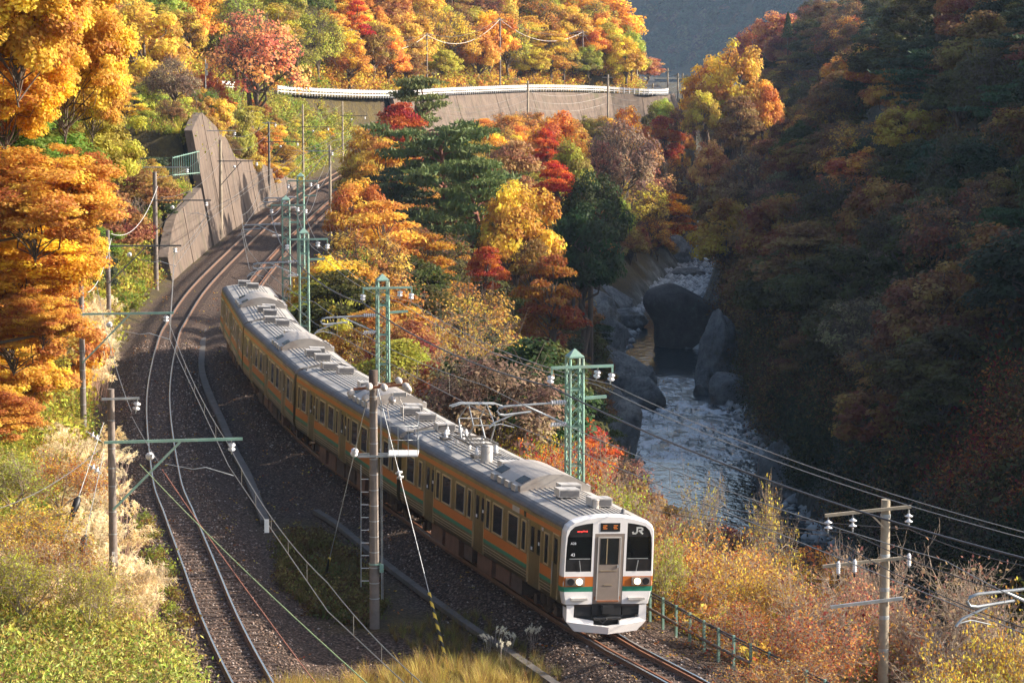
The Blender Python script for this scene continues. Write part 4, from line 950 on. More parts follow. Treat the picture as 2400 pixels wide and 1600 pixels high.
concrete_pole(-26.1, 257, 8.1, 'brown pole against the tall retaining wall', r0=.17, r1=.14, mat='wood_pole', arm=(8.9, -1.2, 1.4), beam=(6.2, 3.6), beam_mat='steel_pole', z0=-.5)
concrete_pole(-25.8, 305, 8.0, 'brown pole at the far end of the retaining wall', r0=.16, mat='steel_pole', arm=(7.9, -.7, .8), beam=(5.9, 3.4), beam_mat='steel_pole', z0=-.5)
concrete_pole(-25.1, 345, 8.7, 'distant pole left of the curving tracks above the yellow bushes', r0=.15, mat='wood_pole', beam=(6, 3.4), beam_mat='steel_pole', z0=-.5)
concrete_pole(-22.7, 385, 7.9, 'far pole before the grassy bank under the road', r0=.15, mat='wood_pole', beam=(6, 3.4), beam_mat='steel_pole', z0=-.5)
concrete_pole(-16.3, 257, 7.6, 'slim pole standing right of the tracks beside the orange trees', r0=.15, mat='wood_pole', arm=(7.1, -2.2, .3), beam=None)
concrete_pole(-14.6, 320, 7.2, 'slim dark pole right of the far tracks by the green bank', r0=.14, mat='wood_pole', arm=(6.9, -1.5, .6))
for i, (px, Y, y0, lb) in enumerate([(1237, 478, 190, 'slim pole in front of the brown wall, left one of two'), (1425, 492, 175, 'slim pole in front of the brown wall, right one of two'), (1530, 540, 196, 'pole at the right end of the brown wall'), (1589, 590, 172, 'left one of three poles close together far down the line'), (1600, 600, 172, 'middle one of three poles close together far down the line'), (1611, 610, 175, 'right one of three poles close together far down the line'), (1493, 585, 150, 'far pole between the yellow hillside and the pink tree'), (1565, 610, 160, 'far pole right of the round pink tree')]):
    p = D(px, y0, Y); g = min(tz(p.x, Y), 2); root = obj('utility_pole', None, loc=(p.x, Y, g), label=lb, cat='pole')
    MB().tube([(0, 0, -.5), (0, 0, p.z - g)], .17, 8).build('shaft', M['wood_pole'], root); MB().bar((-1.0, 0, p.z - g - .5), (1.0, 0, p.z - g - .5), .12, .14).build('crossarm', M['wood_pole'], root)
rp = []
for px, Y, y0, lb in [(822, 425, 68, 'utility pole high on the hillside, leftmost of those above the road'), (1000, 455, 78, 'utility pole half way along the hillside above the road'), (1172, 490, 42, 'tall utility pole in front of the orange hillside'), (1366, 530, 72, 'utility pole on the hillside near its right end'), (1448, 545, 92, 'tall pole standing by the guard rail at the right end of the hillside')]:
    p = D(px, y0, Y); g = tz(p.x, Y); root = obj('utility_pole', None, loc=(p.x, Y, g), label=lb, cat='pole'); rp.append(p)
    MB().tube([(0, 0, -.5), (0, 0, p.z - g)], .15, 8).build('shaft', M['concrete_pole'], root)
    for dz in (.3, .9): MB().bar((-.9, 0, p.z - g - dz), (.9, 0, p.z - g - dz), .10, .10).build('crossarm', M['galv'], root)
q = [D(655, 95, 400)] + rp
for (dz, r, sg, lb) in ((.25, .03, 2.6, 'thick pale cable looping between the hillside utility poles'), (-.0, .02, 1.6, 'thin wire above the pale cable on the hillside poles')):
    pts = []
    for a, b in zip(q[:-1], q[1:]): pts += sag(a - Vector((0, 0, dz)), b - Vector((0, 0, dz)), sg)[:-1]
    wire(pts + [q[-1]], r, M['white'] if r > .025 else M['wire'], lb)
# central pole with ladder and platform
cx, cy = -4.4, 90.3
root = obj('ladder_pole', None, loc=(cx, cy, -.55), label='tall concrete pole with ladder and white work platform between the tracks', cat='pole'); T = 8.25
MB().tube([(0, 0, -.3), (0, 0, T)], [.165, .12], 18).build('shaft', M['concrete_pole'], root)
MB().lathe((0, 0, T - .45), [(.14, 0), (.145, .45), (0, .46)], 14).build('cap', M['under'], root)
for k in range(14):
    z = .9 + k * .5; r = .165 - .045 * z / T + .005; MB().lathe((0, 0, z), [(r, 0), (r, .03)], 14).build('steel_band', M['galv'], root)
MB().bar((-.62, -.22, T - .58), (1.15, -.22, T - .42), .06, .08).build('crossarm', M['rust'], root); MB().bar((.15, .2, T - .5), (1.1, .2, T - .36), .05, .06).build('crossarm', M['rust'], root)
def ball():
    return MB().tube([(0, 0, 0), (0, -.05, -.02), (0, -.14, -.06), (0, -.2, -.1), (0, -.26, -.12)], [.04, .10, .12, .09, .03], 12).mesh(M['ventlight'])
BL = ball()
for x, z in ((-.62, T - .62), (-.2, T - .78), (.32, T - .45), (.95, T - .42), (1.0, T - .5), (.55, T - .85), (-.1, T - .42), (.72, T - .30)): obj('bell_insulator', BL, root, loc=(x, -.25 if x != .72 else .2, z), rot=(0, 0, x))
MB().box((.85, -.1, T - .75), (.42, .25, .12)).tube([(.6, -.2, T - .7), (.45, -.2, T - 1.2), (.5, -.2, T - 1.5)], .015, 5).tube([(.8, -.2, T - .8), (.95, -.2, T - 1.1), (.95, -.2, T - 1.6)], .015, 5).build('switch_box', M['ventlight'], root)
for z in np.arange(3.0, T - 1.6, .41):
    MB().bar((-.40, -.12, z - 1.5), (-.16, -.12, z - 1.5), .018).build('ladder_rung', M['white'], root)
MB().bar((-.42, -.12, 1.3), (-.40, -.12, T - 3.0), .022).build('ladder_rail', M['galv'], root)
MB().bar((.24, -.1, .9), (.22, -.1, T - 1.0), .02).bar((.28, -.1, .9), (.26, -.1, T - 1.0), .015).build('conduit', M['galv'], root)
pz = 5.05 + .55
MB().bar((-.5, -.25, pz - .08), (1.0, -.25, pz - .05), .05, .06).bar((-.5, .25, pz - .08), (1.0, .25, pz - .05), .05, .06).build('platform_beam', M['galv'], root)
MB().box((.95, -.05, pz), (.95, 1.1, .05)).build('platform', M['white'], root)
g = MB()
for x, y in ((.5, -.58), (.8, -.58), (1.12, -.58), (1.42, -.58), (1.42, .48), (.5, .48)): g.bar((x, y, pz), (x, y, pz + .95), .02)
g.tube([(.5, -.58, pz + .95), (1.42, -.58, pz + .95), (1.42, .48, pz + .95), (.5, .48, pz + .95)], .012, 5).tube([(.5, -.58, pz + .5), (1.42, -.58, pz + .5), (1.42, .48, pz + .5)], .012, 5)
g.build('handrail', M['galv'], root)
MB().lathe((.02, 0, 2.0), [(.19, 0), (.20, .02), (.19, .06)], 12).box((.24, -.1, 1.9), (.12, .16, .25)).build('junction_box', M['green'], root)
m, nt, bs = NT('black_yellow_stripes'); M['striped'] = m
tc = nt.nodes.new('ShaderNodeTexCoord'); wv = nt.nodes.new('ShaderNodeTexWave'); wv.inputs['Scale'].default_value = 1.55; wv.bands_direction = 'DIAGONAL'; nt.links.new(tc.outputs['Object'], wv.inputs['Vector'])
rm2 = ramp(nt, wv.outputs['Fac'], [(.49, (.02, .02, .02)), (.51, (.75, .52, .06))]); nt.links.new(rm2, bs.inputs['Base Color']); bs.inputs['Roughness'].default_value = .5
def guy(top, bot, gl, label, ins=.35):
    root = obj('guy_wire', None, loc=bot, label=label, cat='guy wire'); o = -Vector(bot); top = Vector(top); bot = Vector(bot); d = (bot - top); L = d.length; u = d / L
    MB().tube([top + o, bot + o], .014, 5).build('strand', M['galv'], root)
    if gl: MB().tube([bot - u * gl + o, bot + o], .05, 10).build('striped_guard', M['striped'], root)
    if ins:
        q = top + d * ins; Mx = u.to_track_quat('-Z', 'Y').to_euler(); obj('insulator', INS, root, loc=q + o, rot=Mx)
b1 = W(762, 1352, -.5); b2 = W(1043, 1537, -.5)
guy((cx - .15, cy - .1, 7.0), b1, 1.25, 'guy wire with striped guard left of the ladder pole', .28); guy((cx + .15, cy - .1, 7.1), b2, 2.1, 'guy wire with long striped guard right of the ladder pole', .3)
for k, (px, py, lb) in enumerate(((128, 1330, 'left guy wire of the nearest pole with long dark insulator'), (168, 1400, 'right guy wire of the nearest pole with long dark insulator'))):
    bt = D(px, py, 88 + k); tp = Vector((-13.1 , 91.2, 5.9 - .9 * k)); root = obj('guy_wire', None, loc=bt, label=lb, cat='guy wire'); o = -bt; u = (bt - tp)
    MB().tube([tp + o, bt + o], .013, 5).build('strand', M['galv'], root); a = tp + u * (.52 + .06 * k) + o; b = tp + u * (.68 + .06 * k) + o
    MB().tube([a, a.lerp(b, .12), a.lerp(b, .3), b, b + u.normalized() * .03], [.05, .115, .12, .065, .02], 12).build('strain_insulator', M['black'], root)
# right foreground pole
p = D(2076, 1170, 84); g = tz(p.x, 84); root = obj('timber_pole', None, loc=(p.x, 84, g), rot=(0, 0, R_(9)), label='weathered timber pole with three crossarms in the right foreground', cat='pole'); T = p.z - g
MB().tube([(0, 0, -.5), (0, 0, T)], [.16, .135], 16).build('shaft', M['wood_pole'], root)
for z in (T - .55, T - 1.75, T - 2.75, T - 3.6, T - 4.6): MB().lathe((0, 0, z), [(.15, 0), (.155, .10), (.15, .12)], 14).build('steel_band', M['galv'], root)
for z, a, b, mt in ((T - .30, -1.9, .72, 'wood_pole'), (T - 1.82, -1.95, .72, 'wood_pole'), (T - 3.05, -1.7, .5, 'galv')): MB().bar((a, -.18, z - .10), (b, -.18, z + .10), .09, .09).build('crossarm', M[mt], root)
MB().bar((-.5, -.2, T - .4), (0, -.2, T - .9), .03, .05).build('brace', M['wood_pole'], root)
for x in (-1.8, -1.05, .66): obj('insulator', INS, root, loc=(x, -.18, T - .32 + x * .05))
for x in (-1.5, -1.0, .66): obj('fuse_insulator', RIB, root, loc=(x, -.26, T - 2.05 + x * .08))
def wl_(px, py, Y): return D(px, py, Y)
mw = root.matrix_world; bpy.context.view_layer.update(); mw = root.matrix_world
for i, x in enumerate((-1.8, -1.05, .66)):
    a = mw @ Vector((x, -.18, T - .9 + x * .05)); far_ = D(1010 + i * 60, 1005 + i * 4 - 20, 150); near = D(2560 + 60 * i, 1500 + (-80) * i + 20, 62)
    wire(sag(a, far_, 1.1, 20) , .013, M['cable'], ['lowest', 'middle', 'highest'][i] + ' dark wire from the timber pole back behind the train'); wire(sag(a, near, .3), .015, M['cable'], ['lowest', 'middle', 'highest'][i] + ' dark wire from the timber pole to the right edge')
# low wires by the nearest pole
wire(sag((-13.0 + .8, 91.2, 6.25), (-18.6, 128, 6.9), .5) , .012, M['wire'], 'feeder wire from the nearest pole to the pole behind it', group=None)
wire(sag((-12.2, 91.2, 6.1), D(372, 1083, 88), .05, 6), .012, M['wire'], 'jumper wire hanging from the top arm of the nearest pole')
wire(sag(D(328, 1088, 90), D(905, 1640, 60), .15), .016, M['greenw'], 'green coated wire running down to the right from the nearest pole'); wire(sag(D(380, 1100, 90), D(770, 1640, 64), .1), .016, M['redw'], 'rust coloured wire running down to the right from the nearest pole')
wire(sag(D(230, 1055, 91), D(0, 1190, 80), .2), .013, M['wire'], 'stay wire from the nearest pole to the left edge')
wire(sag((-19.0, 128, 6.6), (-23.1, 165, 6.2), .6), .014, M['white'], 'pale wire between the second and third concrete poles'); wire(sag((-23.1, 165, 6.5), (-25.2, 204, 7.0), 1.2), .016, M['white'], 'pale sagging wire between the third and fourth concrete poles')
for k, (a, b) in enumerate((((-25.2, 204, 7.6), (-26.0, 257, 8.6)), ((-25.0, 204, 6.2), (-25.8, 257, 6.4)), ((-26, 257, 8.7), (-25.8, 305, 8.1)), ((-25.6, 257, 7.4), (-25.4, 305, 7.2)), ((-25.6, 305, 7.9), (-25, 345, 8.2)), ((-25, 345, 8.4), (-22.6, 385, 7.6)))):
    wire(sag(a, b, .9), .012, M['wire'], 'pale wire sagging between poles by the retaining wall, span %s' % ['nearest and upper', 'nearest and lower', 'second and upper', 'second and lower', 'third', 'farthest'][k])
for k in range(3):
    a = D(1237, 215 + 18 * k, 478); b = D(1425, 205 + 18 * k, 492); c = D(1530, 215 + 12 * k, 540); e = D(1600, 190 + 12 * k, 600); z0 = D(1050, 250 + 10 * k, 440)
    wire(sag(z0, a, 1)[:-1] + sag(a, b, 1.1)[:-1] + sag(b, c, .8)[:-1] + sag(c, e, .8), .02, M['wire'], ['upper', 'middle', 'lower'][k] + ' pale wire crossing in front of the brown wall')
# plate hanging on the contact line
p = D(625, 1232, 75.5); MB().box((0, 0, 0), (.12, .02, .36)).build('number_plate', M['white'], loc=p, label='small white number plate hanging on the left contact line', cat='number plate'); o = text_mesh('3', .13, M['black']); o = obj('number', o, bpy.data.objects['number_plate.001'] if 'number_plate.001' in bpy.data.objects else None, loc=(0, -.014, .08), rot=(math.pi / 2, 0, 0))
# railing beside the right hand track
f, _ = along(RT); sA = float(np.interp(72, RT[:, 1], sRT)); sB = float(np.interp(101, RT[:, 1], sRT)); a, u = f(sA); root = obj('trackside_railing', None, loc=(a.x + u.y * 3.1, a.y - u.x * 3.1, -.6), label='low pipe railing with cables on green posts right of the train', cat='railing')
o = -Vector(root.location); ps = []; s = sA
while s < sB:
    p, u = f(s); ps.append(p + Vector((u.y, -u.x, 0)) * 3.1); s += 1.22
pm = MB().bar((0, 0, -.3), (0, 0, 1.0), .09, .07).mesh(M['green'])
for p in ps: obj('post', pm, root, loc=p + o + Vector((0, 0, -.6)), rot=(0, 0, .35))
for z, r, nm in ((.42, .05, 'pipe'), (.93, .028, 'cable'), (.86, .022, 'cable')): MB().tube([p + o + Vector((-.05 if r > .04 else .03, 0, z - .6 + (random.uniform(-.05, .03) if r < .025 else 0))) for p in ps], r, 6).build(nm, M['cable'] if r < .04 else M['steel_pole'], root)
# small yellow cable marker and green bar fence
p = W(688, 683, -.5); root = obj('marker_post', None, loc=p, label='small yellow pipe marker beside the lattice masts', cat='marker post'); MB().tube([(0, 0, 0), (0, 0, 1.0)], .07, 8).build('post', M['yellow'], root); MB().tube([(-.12, 0, .98), (.22, 0, 1.05)], .09, 8).build('elbow', M['yellow'], root)
c0 = D(405, 415, 225); root = obj('bar_fence', None, loc=c0, label='green fence of upright bars left of the tall retaining wall', cat='fence')
for i in range(13): MB().bar((i * .14, i * .3, 0), (i * .14, i * .3, 1.6 + .03 * i), .05).build('bar', M['green'], root)
MB().bar((0, 0, 1.5), (1.7, 3.6, 1.85), .06).bar((0, 0, .15), (1.7, 3.6, .15), .06).build('top_rail', M['green'], root)
p = D(482, 200, 330); root = obj('road_sign', None, loc=(p.x, p.y, p.z), label='white roadside sign seen from behind by the upper guard rail', cat='sign'); MB().tube([(0, 0, -1.5), (0, 0, 3.0)], .05, 8).build('post', M['galv'], root); MB().box((.12, 0, 2.2), (.28, .04, .6)).box((.12, 0, 1.4), (.28, .04, .6)).build('sign_plate', M['ventlight'], root)
# ---------------------------------------------------------------- vegetation meshes
def quads(C, U, V_):
    "leaf quads (pointed): centre C, half axes U and V_"
    return np.stack([C - U, C + V_ * .55 - U * .1, C + U, C - V_ * .55 - U * .1], 1).reshape(-1, 3)
def unit(a): return a / np.maximum(np.linalg.norm(a, axis=-1, keepdims=True), 1e-9)
def leaves(r, C, N, size, el=1.6, tint=None):
    n = len(C); N = unit(N); T = unit(np.cross(N, r.normal(size=(n, 3)))); B = np.cross(N, T)
    s = (size * (.6 + .8 * r.random(n)))[:, None]; V = quads(C, T * s * el * .5, B * s)
    F = np.arange(4 * n).reshape(-1, 4); return V, F, np.repeat(tint if tint is not None else r.random(n), 4)
def tubes(segs, nside=5):
    "segs: list of (p0, p1, r0, r1)"
    P0 = np.array([s[0] for s in segs], float); P1 = np.array([s[1] for s in segs], float); r0 = np.array([s[2] for s in segs]); r1 = np.array([s[3] for s in segs])
    d = unit(P1 - P0); up = np.where(abs(d[:, 2:3]) < .9, np.array([[0, 0, 1.]]), np.array([[1., 0, 0]])); u = unit(np.cross(d, up)); v = np.cross(d, u)
    a = np.arange(nside) * 2 * np.pi / nside; ring = u[:, None] * np.cos(a)[None, :, None] + v[:, None] * np.sin(a)[None, :, None]
    V = np.concatenate([P0[:, None] + ring * r0[:, None, None], P1[:, None] + ring * r1[:, None, None]], 1).reshape(-1, 3)
    b = (np.arange(len(segs)) * 2 * nside)[:, None]; j = np.arange(nside); F = np.stack([b + j, b + (j + 1) % nside, b + nside + (j + 1) % nside, b + nside + j], -1).reshape(-1, 4)
    return V, F
def limb(r, a, b, r0, r1, n=4, wob=.06):
    a, b = np.array(a, float), np.array(b, float); L = np.linalg.norm(b - a); P = [a]
    for i in range(1, n): P.append(a + (b - a) * i / n + r.normal(size=3) * wob * L + np.array([0, 0, .05 * L * math.sin(math.pi * i / n)]))
    P.append(b); return [(P[i], P[i + 1], r0 + (r1 - r0) * i / n, r0 + (r1 - r0) * (i + 1) / n) for i in range(n)]
def tree_meshes(style, seed, nl=6000, leaf=.075):
    "normalised tree: crown radius 1, foot at the origin, top at about 2.4"
    r = np.random.default_rng(seed); segs = []; LC, LN, LT_ = [], [], []
    top = np.array([r.normal() * .12, r.normal() * .12, 1.5 if style != 'pine' else 2.1]); segs += limb(r, (0, 0, -.3), top, .075, .03, 5, .03) if style not in ('near', 'near2') else []
    if style in ('broad', 'airy', 'shrub', 'near', 'near2'):
        nc = {'broad': 85, 'airy': 60, 'shrub': 45, 'near': 170, 'near2': 190}[style]; lob = r.normal(size=(5, 3)); lob = unit(lob)
        for k in range(nc):
            d = unit(r.normal(size=3)); d[2] = abs(d[2]) * 1.1 - .38 if style != 'shrub' else abs(d[2]) - .15; d = unit(d)
            rad = (.50 + .50 * r.random() ** .6) * (.78 + .34 * max(0, (lob @ d).max()) ** 2)
            c = np.array([d[0] * rad, d[1] * rad, (1.32 if style != 'shrub' else .35) + d[2] * rad * (1.02 if style != 'shrub' else 1.5)])
            cr = (.13 + .18 * r.random()) if 'near' not in style else (.10 + .12 * r.random()); rad_ = rad; c = c * (1 if 'near' not in style else (.55 + .5 * r.random() ** .5)) + (0 if 'near' not in style else np.array([0, 0, .32])); m = int(nl / nc * (cr / (.22 if 'near' not in style else .16)) ** 2)
            q = unit(r.normal(size=(m, 3))) * (r.random((m, 1)) ** .45) * cr * np.array([1.15, 1.15, .72] if style != 'near2' else [1.35, 1.35, .6]); LC.append(c + q)
            LN.append(unit(q) * .7 + unit(c - np.array([0, 0, 1.0])) * .6 + np.array([0, 0, .55]) + r.normal(size=(m, 3)) * .55)
            LT_.append(np.clip(r.random() * .7 + r.random(m) * .4 - .05, 0, 1))
            if k % (4 if 'near' not in style else 9) == 0: segs += limb(r, np.array([0, 0, .5 + .5 * r.random()]) * (1 if style != 'shrub' else .1), c, .028 if 'near' not in style else .012, .008 if 'near' not in style else .004, 4, .07)
            if style == 'airy':
                for _ in range(14): e = c + r.normal(size=3) * cr * .9; segs.append((c * .7 + np.array([0, 0, .35]), e, .007, .003)) if r.random() < .4 else segs.append((c, e, .006, .003))
    elif style == 'maple':
        NP = 34 if nl < 9000 else 110
        for k in range(NP):
            z = .75 + 1.6 * r.random(); mr = np.interp(z, [.7, 1.1, 1.6, 2.1, 2.4], [.75, 1.0, .95, .6, .22]); a = r.random() * 6.28; rad = mr * (.35 + .6 * r.random())
            c = np.array([math.cos(a) * rad, math.sin(a) * rad, z]); cr = (.22 + .22 * r.random()) * (1 if nl < 9000 else .62); m = int(nl / NP * (cr / (.33 if nl < 9000 else .2)) ** 2)
            q = unit(r.normal(size=(m, 3))) * r.random((m, 1)) ** .5 * cr * np.array([1.3, 1.3, .30]); q[:, 2] -= (q[:, 0] ** 2 + q[:, 1] ** 2) * .35
            LC.append(c + q); LN.append(np.array([0, 0, 1.0]) + r.normal(size=(m, 3)) * .55 + unit(c * np.array([1, 1, 0])) * .3); LT_.append(np.clip(r.random() * .5 + r.random(m) * .5, 0, 1))
            segs += limb(r, (0, 0, z * .6), c, .02, .006, 3, .05)
    elif style == 'pine':
        for k in range(21):
            z = .80 + 1.5 * (k / 20) ** .9 + r.normal() * .04; mr = np.interp(z, [.8, 1.3, 1.8, 2.2, 2.4], [1.0, 1.1, .95, .6, .35]) * (.7 + .6 * r.random()); a = k * 2.4 + r.normal() * .3; rad = mr * (.30 + .65 * r.random())
            c = np.array([math.cos(a) * rad, math.sin(a) * rad, z]); segs += limb(r, (0, 0, z - .12), c, .026, .008, 4, .06)
            for _ in range(6):
                cc = c + np.array([r.normal() * .20, r.normal() * .20, r.normal() * .035]); m = int(nl / 126); rr_ = .15 + .10 * r.random()
                q = unit(r.normal(size=(m, 3))) * r.random((m, 1)) ** .5 * rr_ * np.array([1.5, 1.5, .20]); LC.append(cc + q); LN.append(r.normal(size=(m, 3)) * np.array([1, 1, .6]) + np.array([.5, 0, .6])); LT_.append(np.clip(.25 + r.random() * .3 + r.random(m) * .45, 0, 1))
    elif style == 'cedar':
        for k in range(60):
            z = .3 + 2.1 * k / 60; rad = (1 - (z - .3) / 2.15) * .95; a = k * 2.39
            c = np.array([math.cos(a) * rad * .6, math.sin(a) * rad * .6, z]); m = int(nl / 60); q = unit(r.normal(size=(m, 3))) * r.random((m, 1)) * np.array([.55 * rad + .06, .55 * rad + .06, .10]); q[:, 2] -= np.hypot(q[:, 0], q[:, 1]) * .3
            LC.append(c + q); LN.append(r.normal(size=(m, 3)) + np.array([0, 0, 1])); LT_.append(r.random(m))
    C = np.concatenate(LC); N = np.concatenate(LN); T = np.concatenate(LT_)
    V, F, t = leaves(r, C, N, leaf, 1.7 if style != 'pine' else 4.5, T)
    if style == 'pine': pass
    crown = npmesh(V, F, M['needle'] if style in ('pine', 'cedar') else M['leaf'], tint=t); V, F = tubes(segs, 5); trunk = npmesh(V, F, M['pinebark'] if style == 'pine' else M['bark'], smooth=True)
    return crown, trunk
def twig_meshes(seed, nleaf=900, leaf=.05, spread=.9, levels=4):
    "leafless looking shrub: many thin branches, few leaves; radius about 1, height about 2"
    r = np.random.default_rng(seed); segs = []; tips = []
    def grow(p, d, L, rad, lv):
        n = 3; q = p
        for i in range(n):
            d = unit(d + r.normal(size=3) * .16 + np.array([0, 0, .05])); e = q + d * L / n; segs.append((q, e, rad * (1 - .25 * i / n), rad * (1 - .25 * (i + 1) / n))); q = e
            if lv < levels and (i > 0 or lv > 0):
                for _ in range(2 if lv < 2 else 1):
                    dd = unit(d + r.normal(size=3) * .75); grow(q, dd, L * (.55 + .2 * r.random()), max(rad * .55, .0035), lv + 1)
        tips.append(q)
    for k in range(7):
        a = k * .9 + r.random(); grow(np.array([math.cos(a) * .08, math.sin(a) * .08, -.1]), unit(np.array([math.cos(a) * spread * .7, math.sin(a) * spread * .7, 1.0])), .85 + .35 * r.random(), .024, 0)
    tips = np.array(tips); idx = r.integers(0, len(tips), nleaf); C = tips[idx] + r.normal(size=(nleaf, 3)) * .07
    V, F, t = leaves(r, C, r.normal(size=(nleaf, 3)) + np.array([0, 0, .8]), leaf, 1.8)
    crown = npmesh(V, F, M['leaf'], tint=t); V, F = tubes(segs, 4); return crown, npmesh(V, F, M['twig'], smooth=True)
TM = {'broadleaf_tree': [tree_meshes('broad', s, 11000, .050) for s in (1, 2, 3, 4, 5, 6)], 'maple_tree': [tree_meshes('maple', s, 8900, .050) for s in (11, 12, 13)],
      'sparse_tree': [tree_meshes('airy', s, 4000, .042) for s in (21, 22, 23)], 'pine_tree': [tree_meshes('pine', s, 8000, .030) for s in (31, 32)],
      'cedar_tree': [tree_meshes('cedar', 41, 5000, .06)], 'shrub': [tree_meshes('shrub', s, 7000, .052) for s in (51, 52, 53)],
      'twiggy_shrub': [twig_meshes(s) for s in (61, 62, 63)], 'leafy_shrub': [twig_meshes(s, 5200, .040) for s in (71, 72, 73)]}
PAL = {'Y': ('golden yellow', (.74, .45, .075)), 'O': ('orange', (.66, .33, .07)), 'R': ('bright red', (.60, .10, .035)), 'r': ('rust brown', (.36, .18, .065)),
       'G': ('fresh green', (.20, .27, .04)), 'L': ('yellow green', (.50, .42, .07)), 'D': ('dark green', (.06, .085, .03)), 'B': ('grey brown', (.36, .24, .15)),
       'W': ('olive', (.13, .12, .03)), 'P': ('pinkish orange', (.62, .27, .13))}
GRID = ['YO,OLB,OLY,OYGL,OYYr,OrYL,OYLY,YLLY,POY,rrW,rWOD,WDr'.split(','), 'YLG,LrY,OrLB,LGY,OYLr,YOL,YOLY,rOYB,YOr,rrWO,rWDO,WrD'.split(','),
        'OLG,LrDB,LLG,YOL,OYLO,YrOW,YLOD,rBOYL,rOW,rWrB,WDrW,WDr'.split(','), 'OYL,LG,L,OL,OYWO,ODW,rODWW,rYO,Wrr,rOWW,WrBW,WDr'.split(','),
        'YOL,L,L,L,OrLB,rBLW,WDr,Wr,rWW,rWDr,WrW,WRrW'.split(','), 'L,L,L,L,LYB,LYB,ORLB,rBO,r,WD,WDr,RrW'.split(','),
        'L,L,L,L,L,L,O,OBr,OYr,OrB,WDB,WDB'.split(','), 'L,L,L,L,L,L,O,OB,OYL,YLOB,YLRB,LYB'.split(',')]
_tz = {}
def TOPZ(me):
    if me.name not in _tz:
        a = np.empty(len(me.vertices) * 3, np.float32); me.vertices.foreach_get('co', a); _tz[me.name] = float(np.percentile(a[2::3], 99.7))
    return _tz[me.name]
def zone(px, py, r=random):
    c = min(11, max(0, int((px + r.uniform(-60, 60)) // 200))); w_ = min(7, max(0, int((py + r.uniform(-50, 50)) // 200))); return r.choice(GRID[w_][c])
plants = []; LOWT = npmesh(*tubes([((0, 0, -.2), (0, 0, 1), .085, .075)], 6), M['bark'], smooth=True)
def plant(kind, x, y, R, H, col, region, z=None, k=None, label=None, tilt=0):
    "R crown radius, H full height"
    ms = TM[kind]; i = random.randrange(len(ms)) if k is None else k; c, t = ms[i % len(ms)]; g = tz(x, y) if z is None else z; nh = TOPZ(c)
    up = max(0, H - 3.2 * R) if 'shrub' not in kind else 0; root = obj(kind, None, loc=(x, y, g - .1), rot=(0, 0, random.random() * 6.28)); root.scale = (R, R, (H - up) / nh); up /= (H - up) / nh
    cn, cl = PAL[col] if isinstance(col, str) else col; j = lambda: random.uniform(.82, 1.18)
    if region == 'on the shaded hillside': cl = tuple(v * .8 + .008 for v in cl)  # dull late autumn tone, plus shade put into the crown colour on this slope
    cr = obj('crown', c, root, loc=(0, 0, up), color=(cl[0] * j(), cl[1] * j(), cl[2] * j())); tr = obj('trunk' if 'shrub' not in kind else 'stems', t, root, loc=(0, 0, up))
    if up > .1: obj('lower_trunk', LOWT, root, scale=(1, 1, up + .1))
    px, py = PROJ(x, y, g + H * .6); plants.append((root, kind, cn, region, px, py, label)); return root
RPOLY = [(1450, 790), (1470, 930), (1450, 960), (1480, 1050), (1540, 1130), (1600, 1190), (1680, 1215), (1870, 1230), (1770, 1120), (1725, 1040), (1700, 980), (1745, 900), (1680, 850), (1695, 640), (1690, 600), (1560, 585), (1400, 600), (1385, 700), (1440, 760)]
def inpoly(x, y, P):
    ins = False; j = len(P) - 1
    for i in range(len(P)):
        if (P[i][1] > y) != (P[j][1] > y) and x < (P[j][0] - P[i][0]) * (y - P[i][1]) / (P[j][1] - P[i][1]) + P[i][0]: ins = not ins
        j = i
    return ins
def blocks(px, py, Y):
    "would something here hide the tracks, the road wall or the river"
    if py > 55:
        g = W(px, py, 0); 
        if g.y > Y + 3 and g.y < 372:
            xl = np.interp(g.y, LT[:240, 1], LT[:240, 0]); xr = np.interp(g.y, RT[:240, 1], RT[:240, 0])
            if xl - 3.2 < g.x < xr + 2.6: return True
    if Y < 480 and 1165 < px < 1535 and 195 < py < 256: return True
    if Y < 480 and 625 < px < 1540 and 196 < py < 232 and not (905 < px < 1060): return True
    if 1380 < px < 1880 and 585 < py < 1210 and inpoly(px, py, RPOLY) and Y < (CH + 20) * FPX / (py - 47.5) - 2: return True
    if Y > 213 and 375 < px < 650 and py > 300 and (py < 640) and Y < 262: return px > 425 or py > 470
    return False
def free(x, y, R, H, g):
    R *= 1.15; H *= 1.05
    for dx, f_ in ((0, 1), (-.75, .7), (.75, .7), (0, .5), (-.5, .9), (.5, .9), (-.9, .45), (.9, .45), (0, .75)):
        px, py = PROJ(x + dx * R, y, g + H * f_)
        if blocks(px, py, y): return False
    return True
def inframe(x, y, R, g, H):
    px, py = PROJ(x, y, g + H); s = FPX / y * R; return px + s > -20 and px - s < 2420 and py < 1640 and PROJ(x, y, g)[1] > -10
taken = []
def clear(x, y, d):
    return all((x - a) ** 2 + (y - b) ** 2 > (.5 * (d + c)) ** 2 for a, b, c in taken)
def put(kind, px, pt, wpx, Y, col, label, g=None, k=None, tilt=0):
    "tree whose top shows at (px, pt) and whose crown is wpx wide"
    t = D(px, pt, Y); gg = tz(t.x, Y) if g is None else g; H = max(1.0, t.z - gg); R = wpx / 2 * Y / FPX; taken.append((t.x, Y, R * 1.5)); return plant(kind, t.x, Y, R, H, col, None, gg, k, label, tilt)
